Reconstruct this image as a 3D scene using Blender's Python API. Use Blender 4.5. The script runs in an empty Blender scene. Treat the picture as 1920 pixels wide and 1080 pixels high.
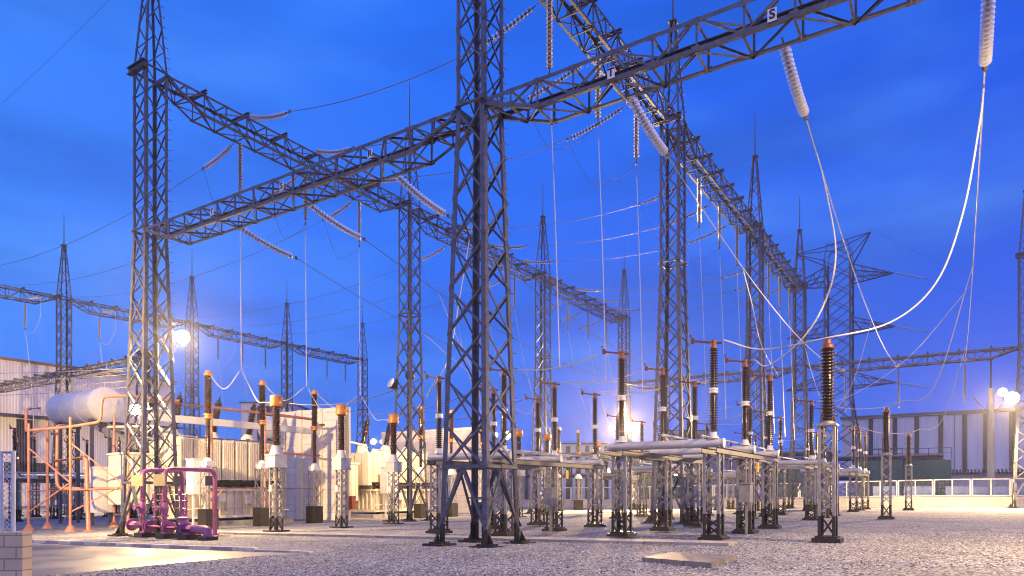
import bpy, math, random
from mathutils import Vector, Matrix
random.seed(7)
R = math.radians
SC = bpy.context.scene
COL = SC.collection
# ------------------------------------------------------------------ camera
F, HOR, H = 1289.0, 920.0, 1.6
cam = bpy.data.cameras.new('camera'); camo = bpy.data.objects.new('camera', cam); COL.objects.link(camo)
cam.sensor_width = 36; cam.lens = 36*F/1920; cam.shift_y = (HOR-540)/1920
cam.clip_start = .1; cam.clip_end = 4000
camo.location = (0, 0, H); camo.rotation_euler = (R(90), 0, 0)
SC.camera = camo
# ------------------------------------------------------------------ sky and light
SC.view_settings.view_transform = 'Standard'; SC.view_settings.look = 'None'
try: SC.cycles.filter_width = 1.1
except Exception: pass
SC.view_settings.exposure = 0.0; SC.view_settings.gamma = 1
wd = bpy.data.worlds.new('World'); SC.world = wd; wd.use_nodes = True
nt = wd.node_tree; nt.nodes.clear()
def N(t, **k):
    n = nt.nodes.new(t)
    for a, b in k.items(): setattr(n, a, b)
    return n
out = N('ShaderNodeOutputWorld'); bg = N('ShaderNodeBackground'); tc = N('ShaderNodeTexCoord')
sky = N('ShaderNodeTexSky', sky_type='NISHITA', sun_disc=False)
SUN_EL, SUN_ROT = R(1.5), R(230)
sky.sun_elevation = SUN_EL; sky.sun_rotation = SUN_ROT
sep = N('ShaderNodeSeparateXYZ'); nt.links.new(tc.outputs['Generated'], sep.inputs[0])
mx = N('ShaderNodeMapRange'); nt.links.new(sep.outputs['X'], mx.inputs[0])
mx.inputs[1].default_value = -.65; mx.inputs[2].default_value = .55
ramp = N('ShaderNodeValToRGB'); nt.links.new(mx.outputs[0], ramp.inputs[0])
e = ramp.color_ramp.elements
e[0].position = 0; e[0].color = (.045, .24, 1.0, 1)
e[1].position = 1; e[1].color = (.002, .085, .80, 1)
m_ = ramp.color_ramp.elements.new(.5); m_.color = (.009, .145, .92, 1)
mp = N('ShaderNodeMapping'); mp.inputs['Scale'].default_value = (1.6, 1.6, 5.0)
nt.links.new(tc.outputs['Generated'], mp.inputs[0])
nz = N('ShaderNodeTexNoise'); nz.inputs['Scale'].default_value = 1.7; nz.inputs['Detail'].default_value = 5
nt.links.new(mp.outputs[0], nz.inputs['Vector'])
nr = N('ShaderNodeMapRange'); nt.links.new(nz.outputs['Fac'], nr.inputs[0])
nr.inputs[1].default_value = .46; nr.inputs[2].default_value = .70; nr.inputs[3].default_value = 0; nr.inputs[4].default_value = .38
mixc = N('ShaderNodeMix', data_type='RGBA'); nt.links.new(nr.outputs[0], mixc.inputs['Factor'])
nt.links.new(ramp.outputs['Color'], mixc.inputs['A']); mixc.inputs['B'].default_value = (.10, .34, 1.0, 1)
mp2 = N('ShaderNodeMapping'); mp2.inputs['Scale'].default_value = (1.2, 1.2, 6.5); mp2.inputs['Location'].default_value = (3.1, 1.7, .4)
nt.links.new(tc.outputs['Generated'], mp2.inputs[0]); nz2 = N('ShaderNodeTexNoise'); nz2.inputs['Scale'].default_value = 1.9; nz2.inputs['Detail'].default_value = 6
nt.links.new(mp2.outputs[0], nz2.inputs['Vector']); nr2 = N('ShaderNodeMapRange'); nt.links.new(nz2.outputs['Fac'], nr2.inputs[0])
nr2.inputs[1].default_value = .45; nr2.inputs[2].default_value = .7; nr2.inputs[3].default_value = 0; nr2.inputs[4].default_value = .6
mixd = N('ShaderNodeMix', data_type='RGBA'); nt.links.new(nr2.outputs[0], mixd.inputs['Factor'])
nt.links.new(mixc.outputs['Result'], mixd.inputs['A']); mixd.inputs['B'].default_value = (.004, .085, .58, 1)
# a paler band close to the horizon
hz = N('ShaderNodeMapRange'); nt.links.new(sep.outputs['Z'], hz.inputs[0])
hz.inputs[1].default_value = 0; hz.inputs[2].default_value = .22; hz.inputs[3].default_value = .22; hz.inputs[4].default_value = 0
mixh = N('ShaderNodeMix', data_type='RGBA'); nt.links.new(hz.outputs[0], mixh.inputs['Factor'])
nt.links.new(mixd.outputs['Result'], mixh.inputs['A']); mixh.inputs['B'].default_value = (.008, .20, 1.0, 1)
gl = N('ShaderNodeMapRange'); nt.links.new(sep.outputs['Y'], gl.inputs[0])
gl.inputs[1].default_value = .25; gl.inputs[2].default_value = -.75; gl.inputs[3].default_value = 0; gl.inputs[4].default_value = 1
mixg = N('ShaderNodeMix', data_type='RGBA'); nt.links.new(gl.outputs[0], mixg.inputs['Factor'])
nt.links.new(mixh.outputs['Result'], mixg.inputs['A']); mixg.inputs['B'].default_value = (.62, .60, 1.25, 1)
add = N('ShaderNodeMix', data_type='RGBA', blend_type='ADD'); add.inputs['Factor'].default_value = .03
nt.links.new(mixg.outputs['Result'], add.inputs['A']); nt.links.new(sky.outputs[0], add.inputs['B'])
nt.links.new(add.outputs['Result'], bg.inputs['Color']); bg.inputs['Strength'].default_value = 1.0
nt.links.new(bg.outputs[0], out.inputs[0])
sd = bpy.data.lights.new('sun', 'SUN'); sd.energy = .12; sd.angle = R(35); sd.color = (1, .84, .78)
so = bpy.data.objects.new('sun', sd); COL.objects.link(so); so.rotation_euler = (R(62), 0, R(-25))
LAMP = (1, .66, .30)
def lamp(loc, aim, power, size=172, radius=.25, color=LAMP, blend=.7):
    l = bpy.data.lights.new('floodlight_beam', 'SPOT'); l.energy = power; l.spot_size = R(size); l.spot_blend = blend
    l.shadow_soft_size = radius; l.color = color
    o = bpy.data.objects.new('floodlight_beam', l); COL.objects.link(o); o.location = loc
    o.rotation_euler = (Vector(aim)-Vector(loc)).to_track_quat('-Z', 'Y').to_euler()
    return o
# ------------------------------------------------------------------ yard frame: s along b (away right), t along a (away left)
A = Vector((-.8387, .5446, 0)); B = Vector((.5446, .8387, 0)); T0 = Vector((-.95, 20.5, 0))
TH = math.atan2(B.y, B.x)
def clampf(x, a, b): return max(a, min(b, x))
def zt(t): return -.02*clampf(t, -12, 20)
def st(x, y):
    d = Vector((x, y, 0))-T0; return d.dot(B), d.dot(A)
def zg(x, y): return zt(st(x, y)[1])
def P(s, t, z=None):
    p = T0+B*s+A*t
    return Vector((p.x, p.y, zt(t) if z is None else z))
def px(u, v, Y): return Vector(((u-960)/F*Y, Y, H+(HOR-v)/F*Y))
def gnd(u, v, dz=0):
    z = 0
    for _ in range(40):
        Y = (H-z)*F/(v-HOR); X = (u-960)/F*Y; z = zg(X, Y)
    return Vector((X, Y, z+dz))
# ------------------------------------------------------------------ materials
MATS = {}
def mat(name, col, rough=.5, metal=0., var=.25, vscale=3., bump=0., bscale=20., spec=.5, coat=0., trans=0., dirt=None, dscale=.7):
    if name in MATS: return MATS[name]
    m = bpy.data.materials.new(name); m.use_nodes = True; t = m.node_tree
    p = t.nodes['Principled BSDF']; p.inputs['Roughness'].default_value = rough; p.inputs['Metallic'].default_value = metal
    p.inputs['Specular IOR Level'].default_value = spec; p.inputs['Coat Weight'].default_value = coat
    p.inputs['Transmission Weight'].default_value = trans
    c = t.nodes.new('ShaderNodeTexCoord'); n = t.nodes.new('ShaderNodeTexNoise'); n.inputs['Scale'].default_value = vscale; n.inputs['Detail'].default_value = 6
    n.inputs['Roughness'].default_value = .65
    t.links.new(c.outputs['Object'], n.inputs['Vector'])
    r = t.nodes.new('ShaderNodeValToRGB'); t.links.new(n.outputs['Fac'], r.inputs[0])
    a = [max(0, x*(1-var)) for x in col]; b = [min(1, x*(1+var)) for x in col]
    r.color_ramp.elements[0].position = .3; r.color_ramp.elements[1].position = .7
    r.color_ramp.elements[0].color = (*a, 1); r.color_ramp.elements[1].color = (*b, 1)
    src = r.outputs[0]
    if dirt:
        n2 = t.nodes.new('ShaderNodeTexNoise'); n2.inputs['Scale'].default_value = dscale; n2.inputs['Detail'].default_value = 8
        mpp = t.nodes.new('ShaderNodeMapping'); mpp.inputs['Scale'].default_value = (1, 1, .35)
        t.links.new(c.outputs['Object'], mpp.inputs[0]); t.links.new(mpp.outputs[0], n2.inputs['Vector'])
        q = t.nodes.new('ShaderNodeMapRange'); t.links.new(n2.outputs['Fac'], q.inputs[0]); q.inputs[1].default_value = .5; q.inputs[2].default_value = .75; q.inputs[4].default_value = .6
        mm = t.nodes.new('ShaderNodeMix'); mm.data_type = 'RGBA'; t.links.new(q.outputs[0], mm.inputs['Factor'])
        t.links.new(src, mm.inputs['A']); mm.inputs['B'].default_value = (*dirt, 1); src = mm.outputs['Result']
    t.links.new(src, p.inputs['Base Color'])
    q = t.nodes.new('ShaderNodeMapRange'); t.links.new(n.outputs['Fac'], q.inputs[0]); q.inputs[3].default_value = max(0, rough-.12); q.inputs[4].default_value = min(1, rough+.12)
    t.links.new(q.outputs[0], p.inputs['Roughness'])
    if bump:
        nb = t.nodes.new('ShaderNodeTexNoise'); nb.inputs['Scale'].default_value = bscale; nb.inputs['Detail'].default_value = 4
        t.links.new(c.outputs['Object'], nb.inputs['Vector'])
        bb = t.nodes.new('ShaderNodeBump'); bb.inputs['Strength'].default_value = bump; bb.inputs['Distance'].default_value = .02
        t.links.new(nb.outputs['Fac'], bb.inputs['Height']); t.links.new(bb.outputs[0], p.inputs['Normal'])
    MATS[name] = m; return m
def emit(name, col, strength):
    if name in MATS: return MATS[name]
    m = bpy.data.materials.new(name); m.use_nodes = True; t = m.node_tree; p = t.nodes['Principled BSDF']
    p.inputs['Base Color'].default_value = (1, .9, .7, 1); p.inputs['Emission Color'].default_value = (*col, 1); p.inputs['Emission Strength'].default_value = strength
    MATS[name] = m; return m
STEEL = mat('galvanised_steel', (.105, .108, .135), .45, .35, .4, 6, dirt=(.085, .07, .065))
STEELD = mat('weathered_steel', (.095, .092, .11), .5, .35, .35, 5, dirt=(.10, .07, .055))
PALE = mat('pale_galvanised_steel', (.23, .225, .235), .45, .25, .3, 6, dirt=(.2, .18, .16))
BLACK = mat('black_bitumen_paint', (.014, .013, .013), .45, 0, .5, 12)
PORC = mat('brown_porcelain', (.034, .015, .009), .18, 0, .2, 4, coat=.4)
PORCO = mat('amber_porcelain', (.20, .085, .02), .22, 0, .2, 4, coat=.4)
GLASS = mat('toughened_glass_disc', (.66, .67, .76), .1, 0, .1, 8, trans=.6, coat=.3)
ORANGE = mat('orange_metal_cap', (.42, .155, .035), .45, .2, .3, 5, dirt=(.2, .08, .03))
RED = mat('red_lead_paint', (.15, .05, .035), .5, .1, .35, 8)
WHITE = mat('white_paint', (.62, .61, .61), .4, 0, .1, 3, dirt=(.45, .40, .36))
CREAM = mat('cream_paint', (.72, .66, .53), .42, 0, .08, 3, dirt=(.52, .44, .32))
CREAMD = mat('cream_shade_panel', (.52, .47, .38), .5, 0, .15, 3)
DARK = mat('dark_iron', (.03, .028, .026), .5, .2, .4, 8)
ALU = mat('bright_aluminium_cable', (.44, .44, .46), .4, .25, .25, 10)
CABLE = mat('weathered_aluminium_cable', (.13, .125, .135), .45, .4, .2, 10)
SALMON = mat('salmon_pipe_paint', (.46, .20, .13), .45, 0, .3, 4, dirt=(.27, .10, .07))
PURPLE = mat('magenta_pipe_paint', (.27, .07, .22), .4, 0, .3, 5, bump=.08, dirt=(.12, .035, .08))
TEAL = mat('teal_tank_paint', (.02, .11, .12), .45, 0, .25, 3)
NAVY = mat('dark_blue_sheet', (.05, .055, .085), .55, 0, .2, 3)
YELLOW = mat('yellow_plate', (.65, .42, .04), .45, 0, .1, 4)
TAN = mat('tan_box', (.36, .29, .16), .5, 0, .15, 4)
INK = mat('black_lettering', (.01, .01, .01), .5)
PLATE = mat('white_sign_plate', (.8, .8, .8), .45)
CONC = mat('concrete', (.33, .31, .28), .8, 0, .22, 2.5, bump=.3, bscale=40, dirt=(.18, .165, .15))
LENS = emit('lit_floodlight_glass', (1, .76, .42), 120)
LENSF = emit('lit_far_lamp_glass', (1, .74, .34), 40)

def nodes_mat(name):
    m = bpy.data.materials.new(name); m.use_nodes = True; t = m.node_tree; p = t.nodes['Principled BSDF']
    c = t.nodes.new('ShaderNodeTexCoord'); MATS[name] = m
    return m, t, p, c
def gravel():
    m, t, p, c = nodes_mat('grey_gravel'); L = t.links.new
    def vor(sc, feat='F1'):
        v = t.nodes.new('ShaderNodeTexVoronoi'); v.inputs['Scale'].default_value = sc; v.feature = feat; v.inputs['Randomness'].default_value = 1
        L(c.outputs['Object'], v.inputs['Vector']); return v
    v1 = vor(19); v2 = vor(38)
    r = t.nodes.new('ShaderNodeValToRGB'); s_ = t.nodes.new('ShaderNodeSeparateColor'); L(v1.outputs['Color'], s_.inputs[0]); L(s_.outputs[0], r.inputs[0])
    cols = [(0, (.075, .076, .082)), (.18, (.19, .19, .20)), (.4, (.34, .335, .345)), (.65, (.47, .465, .475)), (.88, (.66, .655, .66)), (1, (.36, .345, .34))]
    cr = r.color_ramp
    cr.elements[0].position = 0; cr.elements[0].color = (*cols[0][1], 1); cr.elements[1].position = 1; cr.elements[1].color = (*cols[-1][1], 1)
    for q, k in cols[1:-1]:
        el = cr.elements.new(q); el.color = (*k, 1)
    # gaps between stones
    d = t.nodes.new('ShaderNodeMapRange'); L(v1.outputs['Distance'], d.inputs[0]); d.inputs[1].default_value = .38; d.inputs[2].default_value = .75; d.inputs[3].default_value = 1; d.inputs[4].default_value = .25
    mu = t.nodes.new('ShaderNodeMix'); mu.data_type = 'RGBA'; mu.blend_type = 'MULTIPLY'; mu.inputs['Factor'].default_value = 1
    L(r.outputs[0], mu.inputs['A']); L(d.outputs[0], mu.inputs['B'])
    n = t.nodes.new('ShaderNodeTexNoise'); n.inputs['Scale'].default_value = .35; n.inputs['Detail'].default_value = 6; L(c.outputs['Object'], n.inputs['Vector'])
    q = t.nodes.new('ShaderNodeMapRange'); L(n.outputs['Fac'], q.inputs[0]); q.inputs[1].default_value = .3; q.inputs[2].default_value = .7; q.inputs[3].default_value = .70; q.inputs[4].default_value = 1.1
    m2 = t.nodes.new('ShaderNodeMix'); m2.data_type = 'RGBA'; m2.blend_type = 'MULTIPLY'; m2.inputs['Factor'].default_value = 1
    L(mu.outputs['Result'], m2.inputs['A']); L(q.outputs[0], m2.inputs['B']); L(m2.outputs['Result'], p.inputs['Base Color'])
    p.inputs['Roughness'].default_value = .85
    b = t.nodes.new('ShaderNodeBump'); b.inputs['Strength'].default_value = 1; b.inputs['Distance'].default_value = .035; b.invert = True
    L(v1.outputs['Distance'], b.inputs['Height']); L(b.outputs[0], p.inputs['Normal'])
    return m
def asphalt():
    m, t, p, c = nodes_mat('worn_damp_asphalt'); L = t.links.new
    n = t.nodes.new('ShaderNodeTexNoise'); n.inputs['Scale'].default_value = .6; n.inputs['Detail'].default_value = 7; L(c.outputs['Object'], n.inputs['Vector'])
    r = t.nodes.new('ShaderNodeValToRGB'); L(n.outputs['Fac'], r.inputs[0]); r.color_ramp.elements[0].position = .3; r.color_ramp.elements[1].position = .72
    r.color_ramp.elements[0].color = (.085, .08, .08, 1); r.color_ramp.elements[1].color = (.19, .175, .17, 1); L(r.outputs[0], p.inputs['Base Color'])
    q = t.nodes.new('ShaderNodeMapRange'); L(n.outputs['Fac'], q.inputs[0]); q.inputs[1].default_value = .35; q.inputs[2].default_value = .65; q.inputs[3].default_value = .36; q.inputs[4].default_value = .6; L(q.outputs[0], p.inputs['Roughness'])
    n2 = t.nodes.new('ShaderNodeTexNoise'); n2.inputs['Scale'].default_value = 45; n2.inputs['Detail'].default_value = 3; L(c.outputs['Object'], n2.inputs['Vector'])
    b = t.nodes.new('ShaderNodeBump'); b.inputs['Strength'].default_value = .5; b.inputs['Distance'].default_value = .01; L(n2.outputs['Fac'], b.inputs['Height']); L(b.outputs[0], p.inputs['Normal'])
    return m
def blocks(name, c1, c2, mortar, w, h, off=.5, msize=.012, rot=None):
    m, t, p, c = nodes_mat(name); L = t.links.new
    mp = t.nodes.new('ShaderNodeMapping'); L(c.outputs['Object'], mp.inputs[0])
    if rot: mp.inputs['Rotation'].default_value = rot
    k = t.nodes.new('ShaderNodeTexBrick'); k.offset = off; k.inputs['Scale'].default_value = 1; k.inputs['Brick Width'].default_value = w; k.inputs['Row Height'].default_value = h
    k.inputs['Mortar Size'].default_value = msize; k.inputs['Color1'].default_value = (*c1, 1); k.inputs['Color2'].default_value = (*c2, 1); k.inputs['Mortar'].default_value = (*mortar, 1)
    L(mp.outputs[0], k.inputs['Vector'])
    n = t.nodes.new('ShaderNodeTexNoise'); n.inputs['Scale'].default_value = 1.6; n.inputs['Detail'].default_value = 8; L(c.outputs['Object'], n.inputs['Vector'])
    q = t.nodes.new('ShaderNodeMapRange'); L(n.outputs['Fac'], q.inputs[0]); q.inputs[1].default_value = .3; q.inputs[2].default_value = .7; q.inputs[3].default_value = .86; q.inputs[4].default_value = 1.05
    mu = t.nodes.new('ShaderNodeMix'); mu.data_type = 'RGBA'; mu.blend_type = 'MULTIPLY'; mu.inputs['Factor'].default_value = 1
    L(k.outputs['Color'], mu.inputs['A']); L(q.outputs[0], mu.inputs['B']); L(mu.outputs['Result'], p.inputs['Base Color'])
    b = t.nodes.new('ShaderNodeBump'); b.inputs['Strength'].default_value = .6; b.inputs['Distance'].default_value = .015; b.invert = True
    L(k.outputs['Fac'], b.inputs['Height']); L(b.outputs[0], p.inputs['Normal']); p.inputs['Roughness'].default_value = .8
    return m
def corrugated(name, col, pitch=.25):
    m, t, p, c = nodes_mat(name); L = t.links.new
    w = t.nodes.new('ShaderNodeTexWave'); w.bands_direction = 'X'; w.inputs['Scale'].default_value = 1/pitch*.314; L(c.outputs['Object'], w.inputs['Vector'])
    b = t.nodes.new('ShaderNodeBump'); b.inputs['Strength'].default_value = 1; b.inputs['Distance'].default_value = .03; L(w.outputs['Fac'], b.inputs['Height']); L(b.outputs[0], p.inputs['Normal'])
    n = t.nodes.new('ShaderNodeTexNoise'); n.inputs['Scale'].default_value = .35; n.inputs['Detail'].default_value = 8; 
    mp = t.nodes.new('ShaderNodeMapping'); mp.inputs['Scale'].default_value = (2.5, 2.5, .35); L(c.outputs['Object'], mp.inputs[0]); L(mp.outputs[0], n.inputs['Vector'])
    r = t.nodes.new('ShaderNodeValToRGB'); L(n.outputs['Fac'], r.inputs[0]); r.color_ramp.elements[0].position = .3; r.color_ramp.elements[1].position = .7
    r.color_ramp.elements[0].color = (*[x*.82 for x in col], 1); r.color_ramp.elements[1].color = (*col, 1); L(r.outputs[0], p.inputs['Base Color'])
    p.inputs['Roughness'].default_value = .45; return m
GRAVEL = gravel(); ASPH = asphalt()
WALLB = blocks('sand_block_wall', (.62, .50, .33), (.54, .43, .29), (.30, .25, .18), .42, .205, rot=(R(90), 0, 0))
FIREW = blocks('cast_wall_panels', (.72, .66, .60), (.69, .63, .57), (.42, .37, .33), 30, .52, 0, .012, rot=(R(90), 0, 0))
YARDW = blocks('pale_block_wall', (.52, .49, .46), (.46, .44, .42), (.36, .34, .32), .6, .3, rot=(R(90), 0, 0))
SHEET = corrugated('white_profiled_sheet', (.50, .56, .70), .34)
SHEETL = corrugated('cream_profiled_sheet', (.70, .66, .66), .34)
SHEETD = corrugated('dark_profiled_sheet', (.035, .035, .06), .3)
# ------------------------------------------------------------------ mesh builder
def frame(d):
    d = d.normalized(); up = Vector((0, 0, 1)) if abs(d.z) < .95 else Vector((1, 0, 0))
    x = d.cross(up).normalized(); y = x.cross(d).normalized(); return x, y, d
class MB:
    def __init__(s): s.v = []; s.f = []; s.sm = []
    def add(s, v, f, sm=False):
        o = len(s.v); s.v += [tuple(q) for q in v]; s.f += [tuple(i+o for i in q) for q in f]; s.sm += [sm]*len(f); return s
    def prism(s, prof, p0, p1, x, y, prof1=None):
        n = len(prof); p1f = prof1 or prof
        v = [p0+x*a+y*b for a, b in prof]+[p1+x*a+y*b for a, b in p1f]
        f = [(i, (i+1) % n, n+(i+1) % n, n+i) for i in range(n)]+[tuple(range(n-1, -1, -1)), tuple(range(n, 2*n))]
        return s.add(v, f)
    def bar(s, p0, p1, w, h=None, x=None):
        p0, p1 = Vector(p0), Vector(p1); h = h or w; d = p1-p0
        if d.length < 1e-5: return s
        if x is None: x, y, d = frame(d)
        else:
            x = (x-d*(x.dot(d)/d.dot(d))).normalized(); y = d.normalized().cross(x)
        return s.prism([(-w/2, -h/2), (w/2, -h/2), (w/2, h/2), (-w/2, h/2)], p0, p1, x, y)
    def ang(s, p0, p1, d1, d2, a, t=.014, a2=None):
        p0, p1 = Vector(p0), Vector(p1); a2 = a2 or a
        return s.prism([(0, 0), (a, 0), (a, t), (t, t), (t, a2), (0, a2)], p0, p1, Vector(d1), Vector(d2))
    def ibeam(s, p0, p1, w, h, t=.03):
        p0, p1 = Vector(p0), Vector(p1); x, y, d = frame(p1-p0)
        pr = [(-w/2, -h/2), (w/2, -h/2), (w/2, -h/2+t), (t/2, -h/2+t), (t/2, h/2-t), (w/2, h/2-t), (w/2, h/2), (-w/2, h/2), (-w/2, h/2-t), (-t/2, h/2-t), (-t/2, -h/2+t), (-w/2, -h/2+t)]
        return s.prism(pr, p0, p1, x, y)
    def box(s, c, sz, rot=0, taper=1):
        cx, cy, cz = c; a, b, h = sz[0]/2, sz[1]/2, sz[2]/2; v = []
        for k, z in ((1, -h), (taper, h)):
            for x, y in ((-a, -b), (a, -b), (a, b), (-a, b)):
                x, y = x*k, y*k; v.append((cx+x*math.cos(rot)-y*math.sin(rot), cy+x*math.sin(rot)+y*math.cos(rot), cz+z))
        return s.add(v, [(3, 2, 1, 0), (4, 5, 6, 7), (0, 1, 5, 4), (1, 2, 6, 5), (2, 3, 7, 6), (3, 0, 4, 7)])
    def lathe(s, prof, p0, p1=None, n=14, sm=True):
        p0 = Vector(p0); ax = (Vector(p1)-p0).normalized() if p1 is not None else Vector((0, 0, 1)); x, y, d = frame(ax)
        v = []; f = []
        for r, z in prof:
            for i in range(n):
                a = 2*math.pi*i/n; v.append(p0+d*z+x*(r*math.cos(a))+y*(r*math.sin(a)))
        for k in range(len(prof)-1):
            for i in range(n):
                j = (i+1) % n; f.append((k*n+i, k*n+j, (k+1)*n+j, (k+1)*n+i))
        f.append(tuple(range(n-1, -1, -1))); f.append(tuple(range((len(prof)-1)*n, len(prof)*n)))
        return s.add(v, f, sm)
    def cyl(s, p0, p1, r, r2=None, n=12):
        L = (Vector(p1)-Vector(p0)).length
        return s.lathe([(r, 0), (r if r2 is None else r2, L)], p0, p1, n)
    def tube(s, pts, r, n=6):
        pts = [Vector(p) for p in pts]; v = []; f = []; prev = None
        for k, p in enumerate(pts):
            d = (pts[min(k+1, len(pts)-1)]-pts[max(k-1, 0)]).normalized()
            if prev is None: x, y, d = frame(d)
            else:
                x = (prev-d*prev.dot(d)).normalized(); y = d.cross(x)
            prev = x
            for i in range(n):
                a = 2*math.pi*i/n; v.append(p+x*(r*math.cos(a))+y*(r*math.sin(a)))
        for k in range(len(pts)-1):
            for i in range(n):
                j = (i+1) % n; f.append((k*n+i, k*n+j, (k+1)*n+j, (k+1)*n+i))
        f.append(tuple(range(n-1, -1, -1))); f.append(tuple(range((len(pts)-1)*n, len(pts)*n)))
        return s.add(v, f, True)
    def build(s, name, m, parent=None, origin=None):
        me = bpy.data.meshes.new(name); o_ = Vector(origin) if origin is not None else Vector((0, 0, 0))
        me.from_pydata([Vector(q)-o_ for q in s.v], [], s.f)
        me.polygons.foreach_set('use_smooth', s.sm); me.materials.append(m); me.update()
        if any(s.sm):
            try: me.set_sharp_from_angle(angle=R(50))
            except Exception: pass
        ob = bpy.data.objects.new(name, me); COL.objects.link(ob); ob.location = o_
        if parent is not None: ob.parent = parent
        return ob
def tag(o, label, cat, group=None, kind=None):
    o['label'] = label; o['category'] = cat
    if group: o['group'] = group
    if kind: o['kind'] = kind
    return o
def thing(name, label, cat, loc=(0, 0, 0), rz=0, group=None):
    o = bpy.data.objects.new(name, None); COL.objects.link(o); o.location = loc; o.rotation_euler = (0, 0, rz)
    return tag(o, label, cat, group)
def struct(name, mb, m):
    o = mb.build(name, m); o['kind'] = 'structure'; return o
CH = {}
def copy_tree(o, parent=None):
    c = o.copy(); COL.objects.link(c)
    if parent is not None: c.parent = parent
    for ch in list(o.children): copy_tree(ch, c)
    return c
def dup(o, loc, label, rz=None):
    c = copy_tree(o); c.location = loc; c['label'] = label
    if rz is not None: c.rotation_euler = (0, 0, rz)
    return c
def round_path(pts, r=.3, k=5):
    pts = [Vector(p) for p in pts]; o = [pts[0]]
    for i in range(1, len(pts)-1):
        p = pts[i]; a = (pts[i-1]-p); b = (pts[i+1]-p); ra = min(r, a.length*.45); rb = min(r, b.length*.45)
        a = p+a.normalized()*ra; b = p+b.normalized()*rb
        for j in range(k+1):
            q = j/k; o.append(a*(1-q)**2+p*2*q*(1-q)+b*q*q)
    o.append(pts[-1]); return o
def spline(pts, k=8):
    pts = [Vector(p) for p in pts]; q = [pts[0]*2-pts[1]]+pts+[pts[-1]*2-pts[-2]]; o = []
    for i in range(1, len(q)-2):
        for j in range(k):
            t = j/k; a, b, c, d = q[i-1], q[i], q[i+1], q[i+2]
            o.append(.5*((2*b)+(c-a)*t+(2*a-5*b+4*c-d)*t*t+(3*b-a-3*c+d)*t**3))
    o.append(pts[-1]); return o
# ------------------------------------------------------------------ the ground
g = MB(); S_ = 420
for t0, t1 in ((-420, -12), (-12, 20), (20, 420)):
    g.add([P(-S_, t0), P(S_, t0), P(S_, t1), P(-S_, t1)], [(0, 3, 2, 1)])
struct('gravel_ground', g, GRAVEL)
# loose stones lying on the near gravel
import numpy as np
rng = np.random.default_rng(3)
Nst = 19000; Yr = 12.2+10.5*rng.random(Nst)**1.3; Xr = (rng.random(Nst)-.5)*1.62*Yr+.2
ico = np.array([(0, 0, 1), (.89, 0, .45), (.28, .85, .45), (-.72, .53, .45), (-.72, -.53, .45), (.28, -.85, .45), (.72, .53, -.45), (-.28, .85, -.45), (-.89, 0, -.45), (-.28, -.85, -.45), (.72, -.53, -.45), (0, 0, -1)])
icf = np.array([(0, 1, 2), (0, 2, 3), (0, 3, 4), (0, 4, 5), (0, 5, 1), (1, 6, 2), (2, 7, 3), (3, 8, 4), (4, 9, 5), (5, 10, 1), (1, 10, 6), (2, 6, 7), (3, 7, 8), (4, 8, 9), (5, 9, 10), (6, 11, 7), (7, 11, 8), (8, 11, 9), (9, 11, 10), (10, 11, 6)])
rk = [gnd(94, 1080), gnd(300, 1059), gnd(480, 1043), gnd(600, 1039)]
def on_road(x, y):
    for i in range(3):
        a, b = rk[i], rk[i+1]
        if min(a.x, b.x) <= x <= max(a.x, b.x): return y > a.y+(b.y-a.y)*(x-a.x)/(b.x-a.x)-.06
    return x < rk[0].x
ok = np.array([not on_road(x, y) and Vector((x, y)).length > 0 for x, y in zip(Xr, Yr)]); Xr, Yr = Xr[ok], Yr[ok]; Nst = len(Xr)
tt = (Xr-T0.x)*A.x+(Yr-T0.y)*A.y; Zr = -.02*np.clip(tt, -12, 20)
sz = (.010+.018*rng.random(Nst)**2)[:, None, None]*(.7+.6*rng.random((Nst, 12, 1)))*np.array([1, 1, .62])*(.75+.5*rng.random((Nst, 1, 3)))
V = ico[None]*sz; an = rng.random(Nst)*6.283; ca, sa = np.cos(an)[:, None], np.sin(an)[:, None]
V = np.stack([V[..., 0]*ca-V[..., 1]*sa+Xr[:, None], V[..., 0]*sa+V[..., 1]*ca+Yr[:, None], V[..., 2]+(Zr+.006)[:, None]], -1).reshape(-1, 3)
Fc = (icf[None]+12*np.arange(Nst)[:, None, None]).reshape(-1, 3)
me = bpy.data.meshes.new('gravel_stones'); me.from_pydata(V.tolist(), [], Fc.tolist())
sm, st_, sp_, sc_ = nodes_mat('loose_stone'); gi = st_.nodes.new('ShaderNodeNewGeometry'); sr = st_.nodes.new('ShaderNodeValToRGB'); st_.links.new(gi.outputs['Random Per Island'], sr.inputs[0])
sr.color_ramp.elements[0].color = (.10, .098, .10, 1); sr.color_ramp.elements[1].color = (.74, .72, .70, 1)
for q_, k_ in ((.2, (.18, .18, .19)), (.55, (.43, .425, .435)), (.9, (.52, .50, .48))): sr.color_ramp.elements.new(q_).color = (*k_, 1)
st_.links.new(sr.outputs[0], sp_.inputs['Base Color']); sp_.inputs['Roughness'].default_value = .8; me.materials.append(sm)
go = bpy.data.objects.new('gravel_stones', me); COL.objects.link(go); go['kind'] = 'stuff'
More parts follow.
